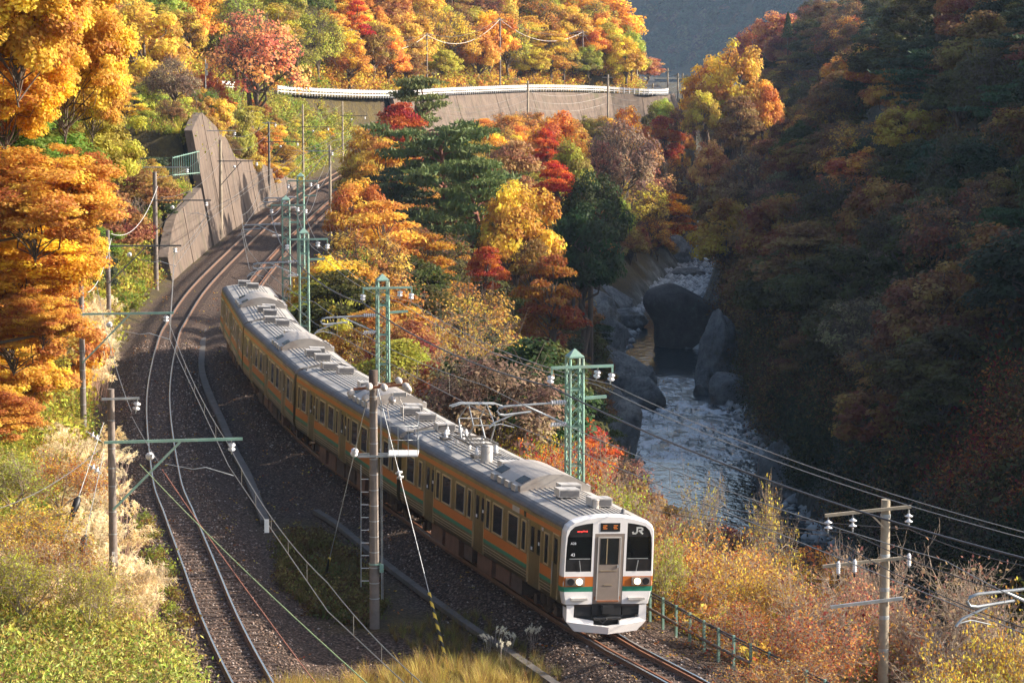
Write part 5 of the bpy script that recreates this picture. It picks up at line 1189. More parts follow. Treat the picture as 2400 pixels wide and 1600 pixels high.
# ---- trees that stand out in the photograph
put('pine_tree', 1035, 283, 290, 250, ('dark green', (.15, .19, .055)), 'big layered dark green pine in the middle of the orange trees', k=0)
put('pine_tree', 990, 178, 165, 300, ('dark green', (.16, .20, .06)), 'dark pine rising behind the big layered pine up to the guard rail', k=1)
put('pine_tree', 1120, 370, 190, 243, ('dark green', (.13, .17, .05)), 'lower pine leaning against the right side of the big layered pine', k=1)
put('pine_tree', 925, 395, 150, 247, 'D', 'lower pine at the left side of the big layered pine', k=0)
put('maple_tree', 935, 240, 130, 285, 'R', 'scarlet maple at the upper left of the big pine')
put('broadleaf_tree', 870, 300, 130, 280, 'O', 'orange tree left of the scarlet maple above the tracks')
put('broadleaf_tree', 850, 355, 110, 265, 'L', 'yellow green tree just right of where the tracks vanish')
put('maple_tree', 900, 330, 150, 262, 'O', 'rich orange maple left of the big pine')
put('broadleaf_tree', 835, 420, 150, 240, 'O', 'orange tree beside the slim pole right of the tracks')
put('maple_tree', 900, 470, 190, 225, 'Y', 'golden yellow maple below the big pine on its left')
put('maple_tree', 1000, 545, 150, 225, ('dull orange', (.45, .19, .03)), 'dull orange maple below the trunk of the big pine')
put('broadleaf_tree', 1205, 430, 190, 240, 'Y', 'bright yellow tree right of the big pine', g=-7)
put('maple_tree', 1200, 330, 160, 270, 'P', 'salmon coloured maple behind the right shoulder of the big pine')
put('broadleaf_tree', 1310, 262, 140, 330, 'Y', 'round golden tree below the brown wall, left of centre')
put('maple_tree', 1282, 300, 60, 300, 'R', 'narrow crimson maple between the two golden trees')
put('maple_tree', 1300, 375, 90, 262, 'R', 'vivid red orange maple above the dark evergreen')
put('broadleaf_tree', 1345, 330, 120, 290, 'L', 'lime yellow tree right of the vivid red maple')
put('broadleaf_tree', 1385, 400, 170, 262, 'D', 'dark evergreen tree in the middle of the bright slope'); put('broadleaf_tree', 1370, 480, 190, 255, 'D', 'lower dark evergreen tree before the one on the bright slope')
put('sparse_tree', 1450, 280, 170, 400, 'B', 'half bare grey brown tree below the brown wall')
put('sparse_tree', 1400, 330, 130, 330, 'P', 'half bare pinkish tree left of the valley mouth')
put('broadleaf_tree', 1480, 252, 100, 465, 'Y', 'small golden tree just under the right end of the brown wall')
put('maple_tree', 1560, 272, 85, 475, 'R', 'deep red maple at the foot of the brown wall end')
put('sparse_tree', 1510, 350, 170, 445, 'P', 'airy salmon tree above the river bend')
put('sparse_tree', 1600, 380, 130, 472, 'r', 'airy rust tree at the edge of the shaded slope')
put('maple_tree', 1560, 450, 140, 448, ('orange', (.85, .30, .02)), 'glowing orange maple overhanging the river rocks')
put('sparse_tree', 1480, 420, 150, 425, 'Y', 'thin yellow tree beside the glowing orange maple')
put('sparse_tree', 1425, 440, 120, 395, 'L', 'thin yellow green tree above the dark crag')
put('broadleaf_tree', 1668, 330, 100, 385, 'P', 'small pinkish tree on the shaded slope edge', g=-12)
put('broadleaf_tree', 1520, 135, 85, 620, 'P', 'round pink tree at the far end of the valley')
put('broadleaf_tree', 1720, 100, 170, 470, 'Y', 'sunlit golden tree on the shoulder of the right hand hill')
put('broadleaf_tree', 1660, 135, 120, 475, 'Y', 'sunlit yellow tree at the left foot of the golden one', g=-6)
put('broadleaf_tree', 1830, 30, 120, 640, 'P', 'pink sunlit tree high on the right beside the conifer')
put('broadleaf_tree', 1770, 50, 110, 650, 'P', 'pale pink tree left of the high conifer')
put('cedar_tree', 1847, 28, 40, 600, 'D', 'small pointed conifer on the skyline of the right hand hill')
put('sparse_tree', 600, 25, 230, 352, ('orange brown', (.98, .52, .16)), 'big fan shaped orange tree left above the retaining wall')
put('broadleaf_tree', 745, -10, 150, 440, 'G', 'fresh green tree at the top edge among orange ones')
put('maple_tree', 835, 0, 75, 430, 'R', 'scarlet maple at the top edge beside the fresh green tree')
put('broadleaf_tree', 1410, -20, 190, 565, 'Y', 'tall golden tree at the right end of the sunny hillside')
put('broadleaf_tree', 1440, 60, 120, 560, 'L', 'yellow green tree at the right end of the sunny hillside')
put('sparse_tree', 470, 205, 130, 285, 'G', 'green bush tree above the dark hollow by the tall wall', g=8)
put('sparse_tree', 420, 235, 120, 262, 'L', 'yellow green tree above the dark hollow', g=6)
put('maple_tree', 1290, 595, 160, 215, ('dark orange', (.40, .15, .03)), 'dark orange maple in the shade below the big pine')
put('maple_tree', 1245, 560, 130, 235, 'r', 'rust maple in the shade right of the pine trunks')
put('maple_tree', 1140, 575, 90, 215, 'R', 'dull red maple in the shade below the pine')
put('broadleaf_tree', 330, -10, 220, 310, 'Y', 'yellow tree between the corner trees and the road'); put('sparse_tree', 300, 190, 170, 260, 'L', 'half bare olive tree left of the tall wall')
put('broadleaf_tree', 1650, 215, 90, 462, 'L', 'olive tree under the left one of the sunlit golden pair'); put('maple_tree', 1735, 225, 110, 458, 'r', 'rust maple under the sunlit golden tree'); put('broadleaf_tree', 1790, 190, 100, 466, 'O', 'orange tree right under the sunlit golden tree'); put('broadleaf_tree', 1690, 200, 80, 468, 'Y', 'small yellow tree between the sunlit golden pair')
put('broadleaf_tree', 1555, 232, 70, 505, 'L', 'small olive tree at the very end of the brown wall'); put('sparse_tree', 1600, 240, 80, 500, 'r', 'small rust tree past the end of the brown wall'); put('broadleaf_tree', 1520, 262, 60, 492, 'W', 'dark olive tree tucked under the wall end')
for px, pt, wp_, Y, c_, lb in [(385, 330, 90, 254, 'W', 'olive shrub left of the tall wall panel, higher one'), (400, 385, 70, 250, 'L', 'yellow green shrub beside the bar fence'), (372, 425, 90, 226, 'D', 'dark shrub left of the low sloping wall'), (345, 370, 90, 238, 'Y', 'yellow shrub left of the tall wall panel'), (480, 258, 90, 270, 'L', 'leafy shrub growing on top of the tall wall'), (575, 345, 80, 296, 'L', 'leafy shrub above the lowering wall top'), (620, 372, 80, 312, 'Y', 'yellow shrub above the far part of the wall')]: put('shrub', px, pt, wp_, Y, c_, lb, g=D(px, pt, Y).z - 2.6)
for px, pt, wp_, Y, c_, lb in [(40, 1165, 190, 88, 'Y', 'yellow leafy bush on the near bank at the left edge'), (130, 1225, 150, 86, ('orange brown', (.55, .28, .07)), 'orange brown bush between the pampas drifts'), (50, 1270, 150, 84, 'L', 'yellow green bush below the yellow one at the left edge'), (205, 1290, 110, 84, 'L', 'small vine covered bush by the guy wires'), (30, 1040, 190, 96, 'L', 'yellow green bush above the stay wire at the left edge'), (140, 1040, 130, 97, 'O', 'orange bush above the first pampas drift')]: put('leafy_shrub' if c_ != 'G' else 'shrub', px, pt, wp_, Y, c_, lb, g=D(px, pt, Y).z - 2.0)
# ---- near left: crowns that fill the left edge
heroes = [('broadleaf_tree', -80, -60, 420, 70, 'Y', 'huge golden tree crown at the upper left corner'), ('broadleaf_tree', 120, -40, 330, 74, 'Y', 'golden yellow crown right of the upper left corner'), ('broadleaf_tree', 60, 250, 330, 76, 'L', 'green and yellow crown under the golden one at the left edge'),
          ('maple_tree', -40, 400, 420, 72, 'O', 'orange maple with flat sprays at the left edge'), ('maple_tree', 110, 380, 330, 76, 'O', 'orange maple sprays reaching towards the poles'), ('broadleaf_tree', 120, 620, 200, 82, 'Y', 'yellow orange crown behind the second concrete pole')]
def hero_mesh(style, seed, nl, leaf): return tree_meshes(style, seed, nl, leaf)
TM['near_tree_a'] = [hero_mesh('near', 81, 42000, .030), hero_mesh('near', 82, 42000, .030)]; TM['near_tree_b'] = [hero_mesh('near2', 83, 42000, .030), hero_mesh('near2', 84, 42000, .030)]
def hero(style, px, py, wpx, hpx, Y, col, label, k):
    "crown centred at px, py; its trunk stands on the bank further left and leans in"
    c = D(px, py, Y); s = Y / FPX; R = wpx / 2 * s; sz = hpx / 2 * s / .95; ms = TM['near_tree_a' if style == 'broad' else 'near_tree_b'][k % 2] if style != 'sparse' else TM['sparse_tree'][0]
    nm = {'broad': 'broadleaf_tree', 'maple': 'maple_tree', 'sparse': 'sparse_tree'}[style]; bx = c.x if Y > 120 else -19.5 - (px % 70) / 25; by = Y + (px % 5); gg = tz(bx, by); root = obj(nm, None, loc=(bx, by, gg - .2)); cn, cl = PAL[col] if isinstance(col, str) else col
    off = Vector((c.x - bx, Y - by, c.z - gg + .2 - 1.35 * sz))
    cr = obj('crown', ms[0], root, color=cl, loc=off, rot=(0, 0, k * 1.9 + px)); cr.scale = (R, R, sz); lm_ = obj('limbs', ms[1], root, loc=off, rot=(0, 0, k * 1.9 + px)); lm_.scale = (R * .9, R * .9, sz * .9)
    e = off + Vector((0, 0, 1.0 * sz)); m_ = Vector((off.x * .04, off.y * .3, e.z * .75)); rr = np.random.default_rng(k + px % 97)
    V, F = tubes(limb(rr, (0, 0, -.5), m_, .22, .14, 4, .02) + limb(rr, m_, e, .10, .03, 5, .04), 7); obj('trunk', npmesh(V, F, M['bark'], smooth=True), root)
    plants.append((root, nm, cn, None, px, py, label)); taken.append((c.x, Y, R))
for hx in [('broad', 40, 60, 430, 420, 78, 'Y', 'big golden yellow crown in the upper left corner', 0), ('broad', 150, 170, 330, 360, 84, 'Y', 'golden yellow crown right of the upper left corner', 1), ('broad', 10, 250, 330, 300, 80, ('amber', (.76, .42, .05)), 'amber crown at the left edge under the golden corner', 0),
           ('broad', 60, 400, 380, 260, 88, 'G', 'green crown at the left edge below the golden ones', 1), ('broad', 200, 390, 260, 280, 95, 'L', 'yellow green crown in front of the bank', 0), ('broad', 215, 230, 180, 240, 90, 'Y', 'yellow crown at the right flank of the golden ones', 1),
           ('maple', 80, 500, 420, 260, 80, 'O', 'orange maple sprays reaching out from the left edge', 1), ('maple', 180, 470, 230, 180, 82, 'O', 'slender orange spray before the third concrete pole', 0), ('maple', 40, 640, 400, 240, 84, ('amber', (.76, .42, .05)), 'amber maple below the orange sprays at the left', 0),
           ('broad', 150, 620, 200, 210, 92, 'Y', 'yellow crown in front of the second concrete pole', 1), ('maple', 30, 780, 360, 230, 84, 'O', 'orange maple level with the train tail at the left edge', 1), ('maple', 100, 760, 190, 130, 82, 'O', 'small orange spray before the second pole bracket', 0), ('broad', 20, 900, 330, 220, 90, 'Y', 'golden crown low at the left edge', 0),
           ('maple', -30, 990, 240, 150, 86, 'O', 'lowest orange maple above the pampas grass', 1)]: hero(*hx)

# ---- scattered trees on the slopes
random.seed(77)
cand = []
def scatter(n, xr, yr, cond, sp, Rr, Hf, kinds, region, need=True):
    ys = np.random.default_rng(n).uniform(*yr, n); xs = np.random.default_rng(n + 1).uniform(*xr, n); z, A = terrain(xs, ys); cell = {}
    def near(x, y, d):
        i, j = int(x // 8), int(y // 8)
        return any((x - a) ** 2 + (y - b) ** 2 < (.5 * (d + c)) ** 2 for di in (-1, 0, 1) for dj in (-1, 0, 1) for a, b, c in cell.get((i + di, j + dj), ()))
    for a, b, c in taken: cell.setdefault((int(a // 8), int(b // 8)), []).append((a, b, c))
    for i in range(n):
        if not cond(xs[i], ys[i], z[i], {k: v[i] for k, v in A.items()}): continue
        R = random.uniform(*Rr); H = R * random.uniform(*Hf)
        if near(xs[i], ys[i], R * sp) or not inframe(xs[i], ys[i], R, z[i], H): continue
        if need and not free(xs[i], ys[i], R, H, z[i]): continue
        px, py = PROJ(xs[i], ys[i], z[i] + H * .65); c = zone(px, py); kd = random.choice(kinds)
        if c == 'D' and random.random() < .45: kd = 'pine_tree' if 'shrub' not in kd else kd
        if c == 'R' and 'shrub' not in kd: kd = 'maple_tree'
        if c == 'B': kd = 'sparse_tree' if 'shrub' not in kd else 'twiggy_shrub'
        t = (xs[i], ys[i], R * sp); taken.append(t); cell.setdefault((int(t[0] // 8), int(t[1] // 8)), []).append(t); cand.append((kd, xs[i], ys[i], R, H, c, region, z[i], px, py))
BT, MT_, SP, SH = 'broadleaf_tree', 'maple_tree', 'sparse_tree', 'shrub'
scatter(9000, (-75, 34), (345, 640), lambda x, y, z, a: a['rd'] < -5.5 and a['rd'] > -70, 1.15, (2.6, 4.6), (2.1, 2.8), [BT, BT, MT_, SP], 'on the sunny hillside')
scatter(5000, (-64, -22), (112, 352), lambda x, y, z, a: a['d1'] > (2.5 if wallh(y) < .1 else 1.6 + wallh(y) * .17) and a['rd'] > 1.5, 1.1, (1.3, 2.7), (1.5, 2.3), [BT, SH, SH, SP, MT_], 'on the left bank')
scatter(2500, (-36, 2), (338, 500), lambda x, y, z, a: a['d1'] > 2.5 and a['rd'] > 3, 1.1, (.9, 1.6), (1.0, 1.5), [SH], 'under the guard rail')
scatter(9000, (-20, 34), (118, 520), lambda x, y, z, a: a['d3'] > 2.2 and a['dre'] > 1.5 and a['rv'] < 0, 1.12, (1.7, 3.4), (1.7, 2.5), [BT, MT_, SP, BT], 'between tracks and river')
scatter(7000, (-20, 34), (100, 520), lambda x, y, z, a: a['d3'] > 1.2 and a['dre'] > .5 and a['rv'] < 0, .9, (.8, 1.5), (1.1, 1.7), [SH, 'leafy_shrub', 'leafy_shrub', 'twiggy_shrub'], 'between tracks and river')
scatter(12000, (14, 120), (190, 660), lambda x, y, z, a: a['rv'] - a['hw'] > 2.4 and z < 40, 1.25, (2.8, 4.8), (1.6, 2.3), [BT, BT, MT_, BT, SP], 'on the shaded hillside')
# leave out what other crowns hide from the photograph's side and a step beside it
cov = np.zeros((140, 210), int)
def hidden(x, y, z, R, H, mark=True):
    px, py = PROJ(x, y, z + H * .62); s = FPX / y; rx, ry = R * s * .8, H * s * .36; i0, i1 = int((py - ry) // 12), int((py + ry) // 12) + 1; j0, j1 = int((px - rx) // 12), int((px + rx) // 12) + 1
    i0, i1, j0, j1 = max(0, i0), min(140, i1), max(0, j0), min(210, j1)
    if i1 <= i0 or j1 <= j0: return True
    w_ = cov[i0:i1, j0:j1]; f = (w_ < 2).mean()
    if f > .14:
        if mark: w_ += 1
        return False
    return True
cand.sort(key=lambda c: c[2]); keep = [c for c in cand if not hidden(c[1], c[2], c[7], c[3], c[4])]
keep.sort(key=lambda c: -c[3] / c[2]); cnt = {}; rest = []
for c in keep:
    cnt[c[0]] = cnt.get(c[0], 0) + 1
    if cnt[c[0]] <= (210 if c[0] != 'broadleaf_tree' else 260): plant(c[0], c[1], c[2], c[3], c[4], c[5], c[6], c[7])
    else: rest.append(c)
print('CAND', len(cand), 'KEEP', len(keep), 'REST', len(rest), cnt)
# ---- bushes beyond the railing, right foreground
for px, pt, wpx, Y, kd, c, lb in [(1600, 1230, 180, 92, 'leafy_shrub', 'O', 'tall orange bush right of the train face before the bright pool'), (1710, 1255, 210, 88, 'leafy_shrub', 'O', 'broad orange bush over the railing'), (1820, 1310, 160, 90, 'leafy_shrub', 'O', 'orange bush left of the timber pole'), (1545, 1135, 110, 98, 'twiggy_shrub', 'r', 'leafless tall bush just right of the train roof'),
        (1590, 1300, 170, 86, 'leafy_shrub', ('dull orange', (.48, .20, .05)), 'dull orange bush beside the train face'), (1700, 1390, 180, 82, 'leafy_shrub', ('dull orange', (.48, .20, .05)), 'dull orange bush close behind the railing'), (1930, 1310, 230, 88, 'twiggy_shrub', 'r', 'pale branched leafless bush left of the timber pole'), (1990, 1330, 170, 92, 'leafy_shrub', 'P', 'reddish bush behind the timber pole'),
        (2200, 1290, 260, 86, 'twiggy_shrub', 'B', 'pale branched leafless bush right of the timber pole'), (2290, 1340, 240, 84, 'twiggy_shrub', 'B', 'leafless bush near the right edge'), (1900, 1420, 200, 80, 'leafy_shrub', ('russet', (.50, .24, .08)), 'russet bush at the foot of the timber pole'), (2010, 1440, 230, 79, 'twiggy_shrub', 'L', 'sparse yellowish bush in front of the timber pole foot'),
        (2160, 1420, 200, 81, 'leafy_shrub', 'P', 'pinkish red bush right of the timber pole'), (2120, 1500, 220, 77, 'leafy_shrub', ('russet', (.50, .24, .08)), 'russet bush at the bottom edge right of the timber pole'), (2260, 1480, 200, 77, 'leafy_shrub', 'O', 'orange brown bush at the bottom right'), (2370, 1400, 180, 78, 'leafy_shrub', 'Y', 'yellow bush in the lower right corner'),
        (1850, 1510, 190, 78, 'leafy_shrub', ('russet', (.45, .24, .08)), 'russet bush at the bottom edge left of the pole'), (1740, 1290, 130, 92, 'leafy_shrub', 'Y', 'small yellow bush among the orange ones'), (1960, 1560, 200, 76, 'leafy_shrub', 'L', 'bush at the bottom edge under the timber pole'), (2380, 1540, 180, 76, 'leafy_shrub', 'L', 'bush at the very corner bottom right'),
        (1640, 1100, 90, 100, 'twiggy_shrub', 'L', 'slender bare sapling in front of the bright pool'), (1795, 1110, 80, 94, 'twiggy_shrub', 'Y', 'bare forked sapling with few yellow leaves before the river'), (2310, 1560, 170, 75, 'leafy_shrub', 'Y', 'yellowish bush at the bottom right edge'), (2050, 1250, 170, 96, 'twiggy_shrub', 'B', 'thin bare bush behind the timber pole crossarms')]:
    Y = max(Y, (CH - 1.3 - .12 * max(0, px - 1850) / 10) * FPX / (pt - 47.5), 86.5 if 1900 < px < 2230 else 0); t = D(px, pt, Y); g = tz(t.x, Y); R = wpx / 2 * Y / FPX; H = max(1.6, t.z - g); put(kd, px, pt, wpx, Y, c, lb, g=t.z - min(H, 4.2) if H > 4.2 else g)
# bushes behind the train on the near slope
rr_ = np.random.default_rng(5)
NB = []
for px, pt, wpx, Y, kd, c, lb in [(800, 660, 150, 178, 'leafy_shrub', 'O', 'orange bush between the lattice masts and the third mast'), (790, 715, 150, 160, 'shrub', 'L', 'yellow green bush behind the last carriages'), (840, 750, 150, 152, 'leafy_shrub', 'L', 'leafy bush left of the second carriage mast'), (1010, 690, 200, 150, 'leafy_shrub', 'O', 'wide orange topped bush behind the second carriage'), (940, 740, 150, 145, 'leafy_shrub', ('orange brown', (.42, .18, .05)), 'orange brown bush beside the mast behind the second carriage'),
        (1070, 740, 150, 140, 'leafy_shrub', 'O', 'orange bush at the right of the wide orange topped bush'), (960, 800, 150, 135, 'leafy_shrub', ('brown orange', (.50, .26, .09)), 'grey twiggy bush behind the second carriage'), (1060, 830, 170, 130, 'twiggy_shrub', 'B', 'grey twiggy thicket behind the pantograph carriage'), (1010, 860, 170, 126, 'leafy_shrub', ('brown', (.30, .16, .06)), 'brown leafy bush above the middle of the train'), (900, 830, 150, 133, 'leafy_shrub', 'L', 'yellow green bush left of the mast foot behind the train'),
        (1110, 880, 130, 122, 'twiggy_shrub', 'Y', 'bare sapling with yellow leaves above the pantograph'), (1170, 940, 150, 116, 'leafy_shrub', 'L', 'lime bush right of the pantograph'), (1230, 960, 140, 113, 'leafy_shrub', 'L', 'lime green bush left of the nearest mast bracket'), (1110, 950, 150, 117, 'leafy_shrub', ('brown', (.30, .16, .06)), 'brown bush behind the pantograph'), (1290, 1025, 130, 106, 'leafy_shrub', ('red orange', (.62, .12, .02)), 'bright red orange bush behind the nearest lattice mast'), (1350, 1035, 130, 104, 'leafy_shrub', ('red orange', (.62, .12, .02)), 'red orange bush at the foot of the nearest lattice mast'),
        (1230, 1060, 150, 106, 'leafy_shrub', ('rust', (.34, .13, .04)), 'rust bush left of the red orange ones'), (1400, 1030, 130, 104, 'twiggy_shrub', 'r', 'bare brown bush right of the nearest lattice mast'), (1455, 1080, 110, 102, 'twiggy_shrub', 'r', 'bare brown bush beside the smooth river rock'), (1420, 1090, 160, 99, 'leafy_shrub', 'L', 'yellow green bush right of the mast foot'), (1465, 1165, 130, 96, 'leafy_shrub', ('orange brown', (.42, .18, .05)), 'orange brown bush above the leading roof'), (1370, 1110, 130, 100, 'leafy_shrub', 'B', 'brown bush low beside the leading roof'), (1540, 1225, 110, 93, 'leafy_shrub', 'L', 'yellow leaved bush just past the white train face')]:
    Y = max(Y, (CH - 2.6) * FPX / (pt - 47.5)); t = D(px, pt, Y); g = tz(t.x, Y); put(kd, px, pt, wpx, Y, c, lb, g=max(g, t.z - 4.5))
# ---- labels for the scattered ones: colour, kind, place and rank
KN = {'broadleaf_tree': 'round tree', 'maple_tree': 'layered maple', 'sparse_tree': 'half bare tree', 'pine_tree': 'pine', 'cedar_tree': 'conifer', 'shrub': 'low shrub', 'twiggy_shrub': 'bare bush', 'leafy_shrub': 'leafy bush'}
_o = 'first second third fourth fifth sixth seventh eighth ninth tenth eleventh twelfth thirteenth fourteenth fifteenth sixteenth seventeenth eighteenth nineteenth twentieth'.split()
ORD = _o + [t + '-' + x for t in ('twenty', 'thirty', 'forty') for x in _o[:9]]; ROW = ['top', 'second', 'third', 'fourth', 'fifth', 'sixth', 'seventh', 'bottom']
groups = {}
for it in plants:
    root, kind, cn_, region, px, py, lb = it; root['category'] = 'tree' if 'tree' in kind else 'shrub'
    if lb: root['label'] = lb; continue
    root['group'] = ('trees ' if 'tree' in kind else 'bushes ') + region
    groups.setdefault((region, cn_, kind, ROW[min(7, max(0, int(py // 150)))]), []).append(it)
for (region, cn_, kind, row), its in groups.items():
    its.sort(key=lambda i: i[4])
    for k, it in enumerate(its): it[0]['label'] = '%s %s %s, %s row%s' % (cn_, KN[kind], region, row, '' if len(its) == 1 else ', %s from left' % ORD[k])
# smaller distant plants past the first few hundred of a kind: one mass
print('TREES', len(plants))
# ---------------------------------------------------------------- ground cover (nobody could count it), instanced on points
def leaf_tuft(seed, n, size, spread, h, el=2.0, up=.6):
    r = np.random.default_rng(seed); C = r.normal(size=(n, 3)) * np.array([spread, spread, h * .45]) + np.array([0, 0, h * .5]); C[:, 2] = np.abs(C[:, 2])
    V, F, t = leaves(r, C, r.normal(size=(n, 3)) + np.array([0, 0, up]), size, el); return npmesh(V, F, M['leafi'], tint=t)
def blade_tuft(seed, n, L, wd, lean=.5):
    r = np.random.default_rng(seed); V, F, T = [], [], []
    for i in range(n):
        a = r.random() * 6.28; d = np.array([math.cos(a), math.sin(a), 0]); s = np.array([-d[1], d[0], 0]) * wd; b = d * r.random() * .12; l = L * (.6 + .6 * r.random()); k = lean * (.4 + r.random()); c = len(V)
        for t in (0, .4, .75, 1.0):
            p = b + d * k * l * t * t + np.array([0, 0, l * t * (1 - .35 * k * t)]); w_ = s * (1 - t * .9); V += [p - w_, p + w_]
        F += [(c + 2 * j, c + 2 * j + 1, c + 2 * j + 3, c + 2 * j + 2) for j in range(3)]; T += [r.random()] * 8
    return npmesh(V, F, M['leafi'], tint=T)
def plume(seed):
    r = np.random.default_rng(seed); V, F, T = [], [], []
    for i in range(9):
        a = r.random() * 6.28; d = np.array([math.cos(a), math.sin(a), 0]) * r.random() * .35; L = 1.5 + .6 * r.random(); base = np.array([r.normal() * .12, r.normal() * .12, 0]); tip = base + d * L + np.array([0, 0, L])
        s = np.array([.012, 0, 0]); c = len(V); V += [base - s, base + s, tip + s, tip - s]; F.append((c, c + 1, c + 2, c + 3)); T += [.2] * 4
        dr = unit(d + np.array([.35, .05, .8]))
        for k in range(46):
            t = k / 46; q = tip + dr * .42 * t + np.array([.18, 0, -.12]) * t * t; e = q + (r.normal(size=3) * .07 + np.array([.07, 0, -.02])); n_ = np.cross(e - q, r.normal(size=3)); n_ = unit(n_) * .011; c = len(V)
            V += [q - n_, q + n_, e + n_, e - n_]; F.append((c, c + 1, c + 2, c + 3)); T += [.5 + .5 * r.random()] * 4
    return npmesh(V, F, M['leafi'], tint=T)
SRC = {}
def source(key, me):
    o = bpy.data.objects.new(key, me); SRC[key] = o; return o
def instancer(name, label, P, S, C, srcs, tilt=.25, kind='stuff'):
    "points with scale and colour; one of the source meshes on each point"
    P = np.asarray(P, np.float32); n = len(P)
    if n == 0: return
    r = np.random.default_rng(n)
    me = bpy.data.meshes.new(name); me.vertices.add(n); me.vertices.foreach_set('co', P.ravel())
    for nm, arr, tp, f in (('sc', S, 'FLOAT', 'value'), ('idx', r.integers(0, len(srcs), n), 'INT', 'value')):
        a = me.attributes.new(nm, tp, 'POINT'); a.data.foreach_set(f, np.asarray(arr, np.int32 if tp == 'INT' else np.float32))
    rot = np.stack([r.normal(size=n) * tilt, r.normal(size=n) * tilt, r.random(n) * 6.28], 1); a = me.attributes.new('rot', 'FLOAT_VECTOR', 'POINT'); a.data.foreach_set('vector', rot.astype(np.float32).ravel())
    a = me.attributes.new('col', 'FLOAT_COLOR', 'POINT'); a.data.foreach_set('color', np.concatenate([C, np.ones((n, 1))], 1).astype(np.float32).ravel())
    o = obj(name, me, kind=kind, label=label); ng = bpy.data.node_groups.new(name, 'GeometryNodeTree'); ng.interface.new_socket('Geometry', in_out='INPUT', socket_type='NodeSocketGeometry'); ng.interface.new_socket('Geometry', in_out='OUTPUT', socket_type='NodeSocketGeometry')
    N = ng.nodes; L = ng.links; gi = N.new('NodeGroupInput'); go = N.new('NodeGroupOutput'); iop = N.new('GeometryNodeInstanceOnPoints'); gj = N.new('GeometryNodeGeometryToInstance')
    for s in reversed(srcs):
        oi = N.new('GeometryNodeObjectInfo'); oi.inputs['Object'].default_value = s; L.new(oi.outputs['Geometry'], gj.inputs[0])
    def na(nm, tp):
        x = N.new('GeometryNodeInputNamedAttribute'); x.data_type = tp; x.inputs['Name'].default_value = nm; return x.outputs['Attribute']
    L.new(gi.outputs[0], iop.inputs['Points']); L.new(gj.outputs[0], iop.inputs['Instance']); iop.inputs['Pick Instance'].default_value = True
    L.new(na('idx', 'INT'), iop.inputs['Instance Index']); L.new(na('sc', 'FLOAT'), iop.inputs['Scale'])
    er = N.new('FunctionNodeEulerToRotation'); L.new(na('rot', 'FLOAT_VECTOR'), er.inputs[0]); L.new(er.outputs[0], iop.inputs['Rotation'])
    L.new(iop.outputs[0], go.inputs[0]); md = o.modifiers.new('scatter', 'NODES'); md.node_group = ng; return o
tufts = [source('tuft%d' % i, leaf_tuft(90 + i, 150, .09, .30, .55)) for i in range(3)]
weeds = [source('weed%d' % i, blade_tuft(95 + i, 44, .75, .009)) for i in range(3)]
finet = [source('finetuft%d' % i, leaf_tuft(110 + i, 380, .042, .33, .6)) for i in range(3)]
sasa = [source('sasa%d' % i, leaf_tuft(100 + i, 300, .034, .32, .7, 3.6, .35)) for i in range(2)]
plumes = [source('plume%d' % i, plume(105 + i)) for i in range(3)]
farc = [source('farcrown%d' % i, npmesh(*[(lambda c: (lambda V, F, t: (V, F, M['leafi'], t))(*c))(leaves(np.random.default_rng(120 + i), unit(np.random.default_rng(130 + i).normal(size=(420, 3))) * (.6 + .4 * np.random.default_rng(140 + i).random((420, 1))) * np.array([1, 1, .9]), unit(np.random.default_rng(130 + i).normal(size=(420, 3))) + np.array([0, 0, .6]), .22))][0])) for i in range(3)]
def cover(n, xr, yr, cond, seed, colf, smin, smax, srcs, name, label, check=True):
    r = np.random.default_rng(seed); x = r.uniform(*xr, n); y = yr[0] + (yr[1] - yr[0]) * r.random(n) ** 1.3; z, A = terrain(x, y); k = cond(x, y, z, A); x, y, z = x[k], y[k], z[k]
    c, s = math.cos(PITCH), math.sin(PITCH); f = y * c - (z - CH) * s; px = 1200 + FPX * x / f; py = 800 - FPX * (y * s + (z - CH) * c) / f; k = (px > -40) & (px < 2440) & (py > -40) & (py < 1660); x, y, z, px, py = x[k], y[k], z[k], px[k], py[k]
    k = np.array([not any(inpoly(a + d, b - 8, RPOLY) for d in (-8, 8)) for a, b in zip(px, py)], bool) if len(px) else k[:0]; x, y, z, px, py = x[k], y[k], z[k], px[k], py[k]
    C = np.array([colf(a, b) for a, b in zip(px, py)]) if len(px) else np.zeros((0, 3)); S = smin + (smax - smin) * r.random(len(x))
    instancer(name, label, np.stack([x, y, z - .03], 1), S, C, srcs); print(name, len(x))
rz_ = random.Random(9)
def zc(px, py):
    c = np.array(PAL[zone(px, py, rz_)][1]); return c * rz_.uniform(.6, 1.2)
def lc(px, py):
    c = np.array(rz_.choice([(.46, .42, .06), (.34, .35, .05), (.58, .46, .07), (.44, .28, .08), (.24, .28, .04), (.62, .50, .09)])); return c * rz_.uniform(.7, 1.15)
def darkc(px, py): return np.array(rz_.choice([(.13, .10, .05), (.10, .12, .03), (.16, .10, .04)])) * rz_.uniform(.7, 1.2)
cover(15000, (-30, -6), (72, 135), lambda x, y, z, A: (A['d1'] > .4 + .8 * vnoise(x, y, 2, 41)), 11, lc, .5, 1.7, finet + weeds + tufts[:1], 'near_bank_weeds', 'fine yellow green weeds on the near bank left of the tracks')
cover(22000, (-66, -12), (128, 345), lambda x, y, z, A: (A['d1'] > .4 + .8 * vnoise(x, y, 2, 41)) & (A['rd'] > 0) & ~((wallh(y) > .3) & (A['d1'] < 2.4)), 1, lc, .7, 1.7, tufts + weeds, 'bank_undergrowth', 'yellow green weeds and vines covering the bank left of the tracks')
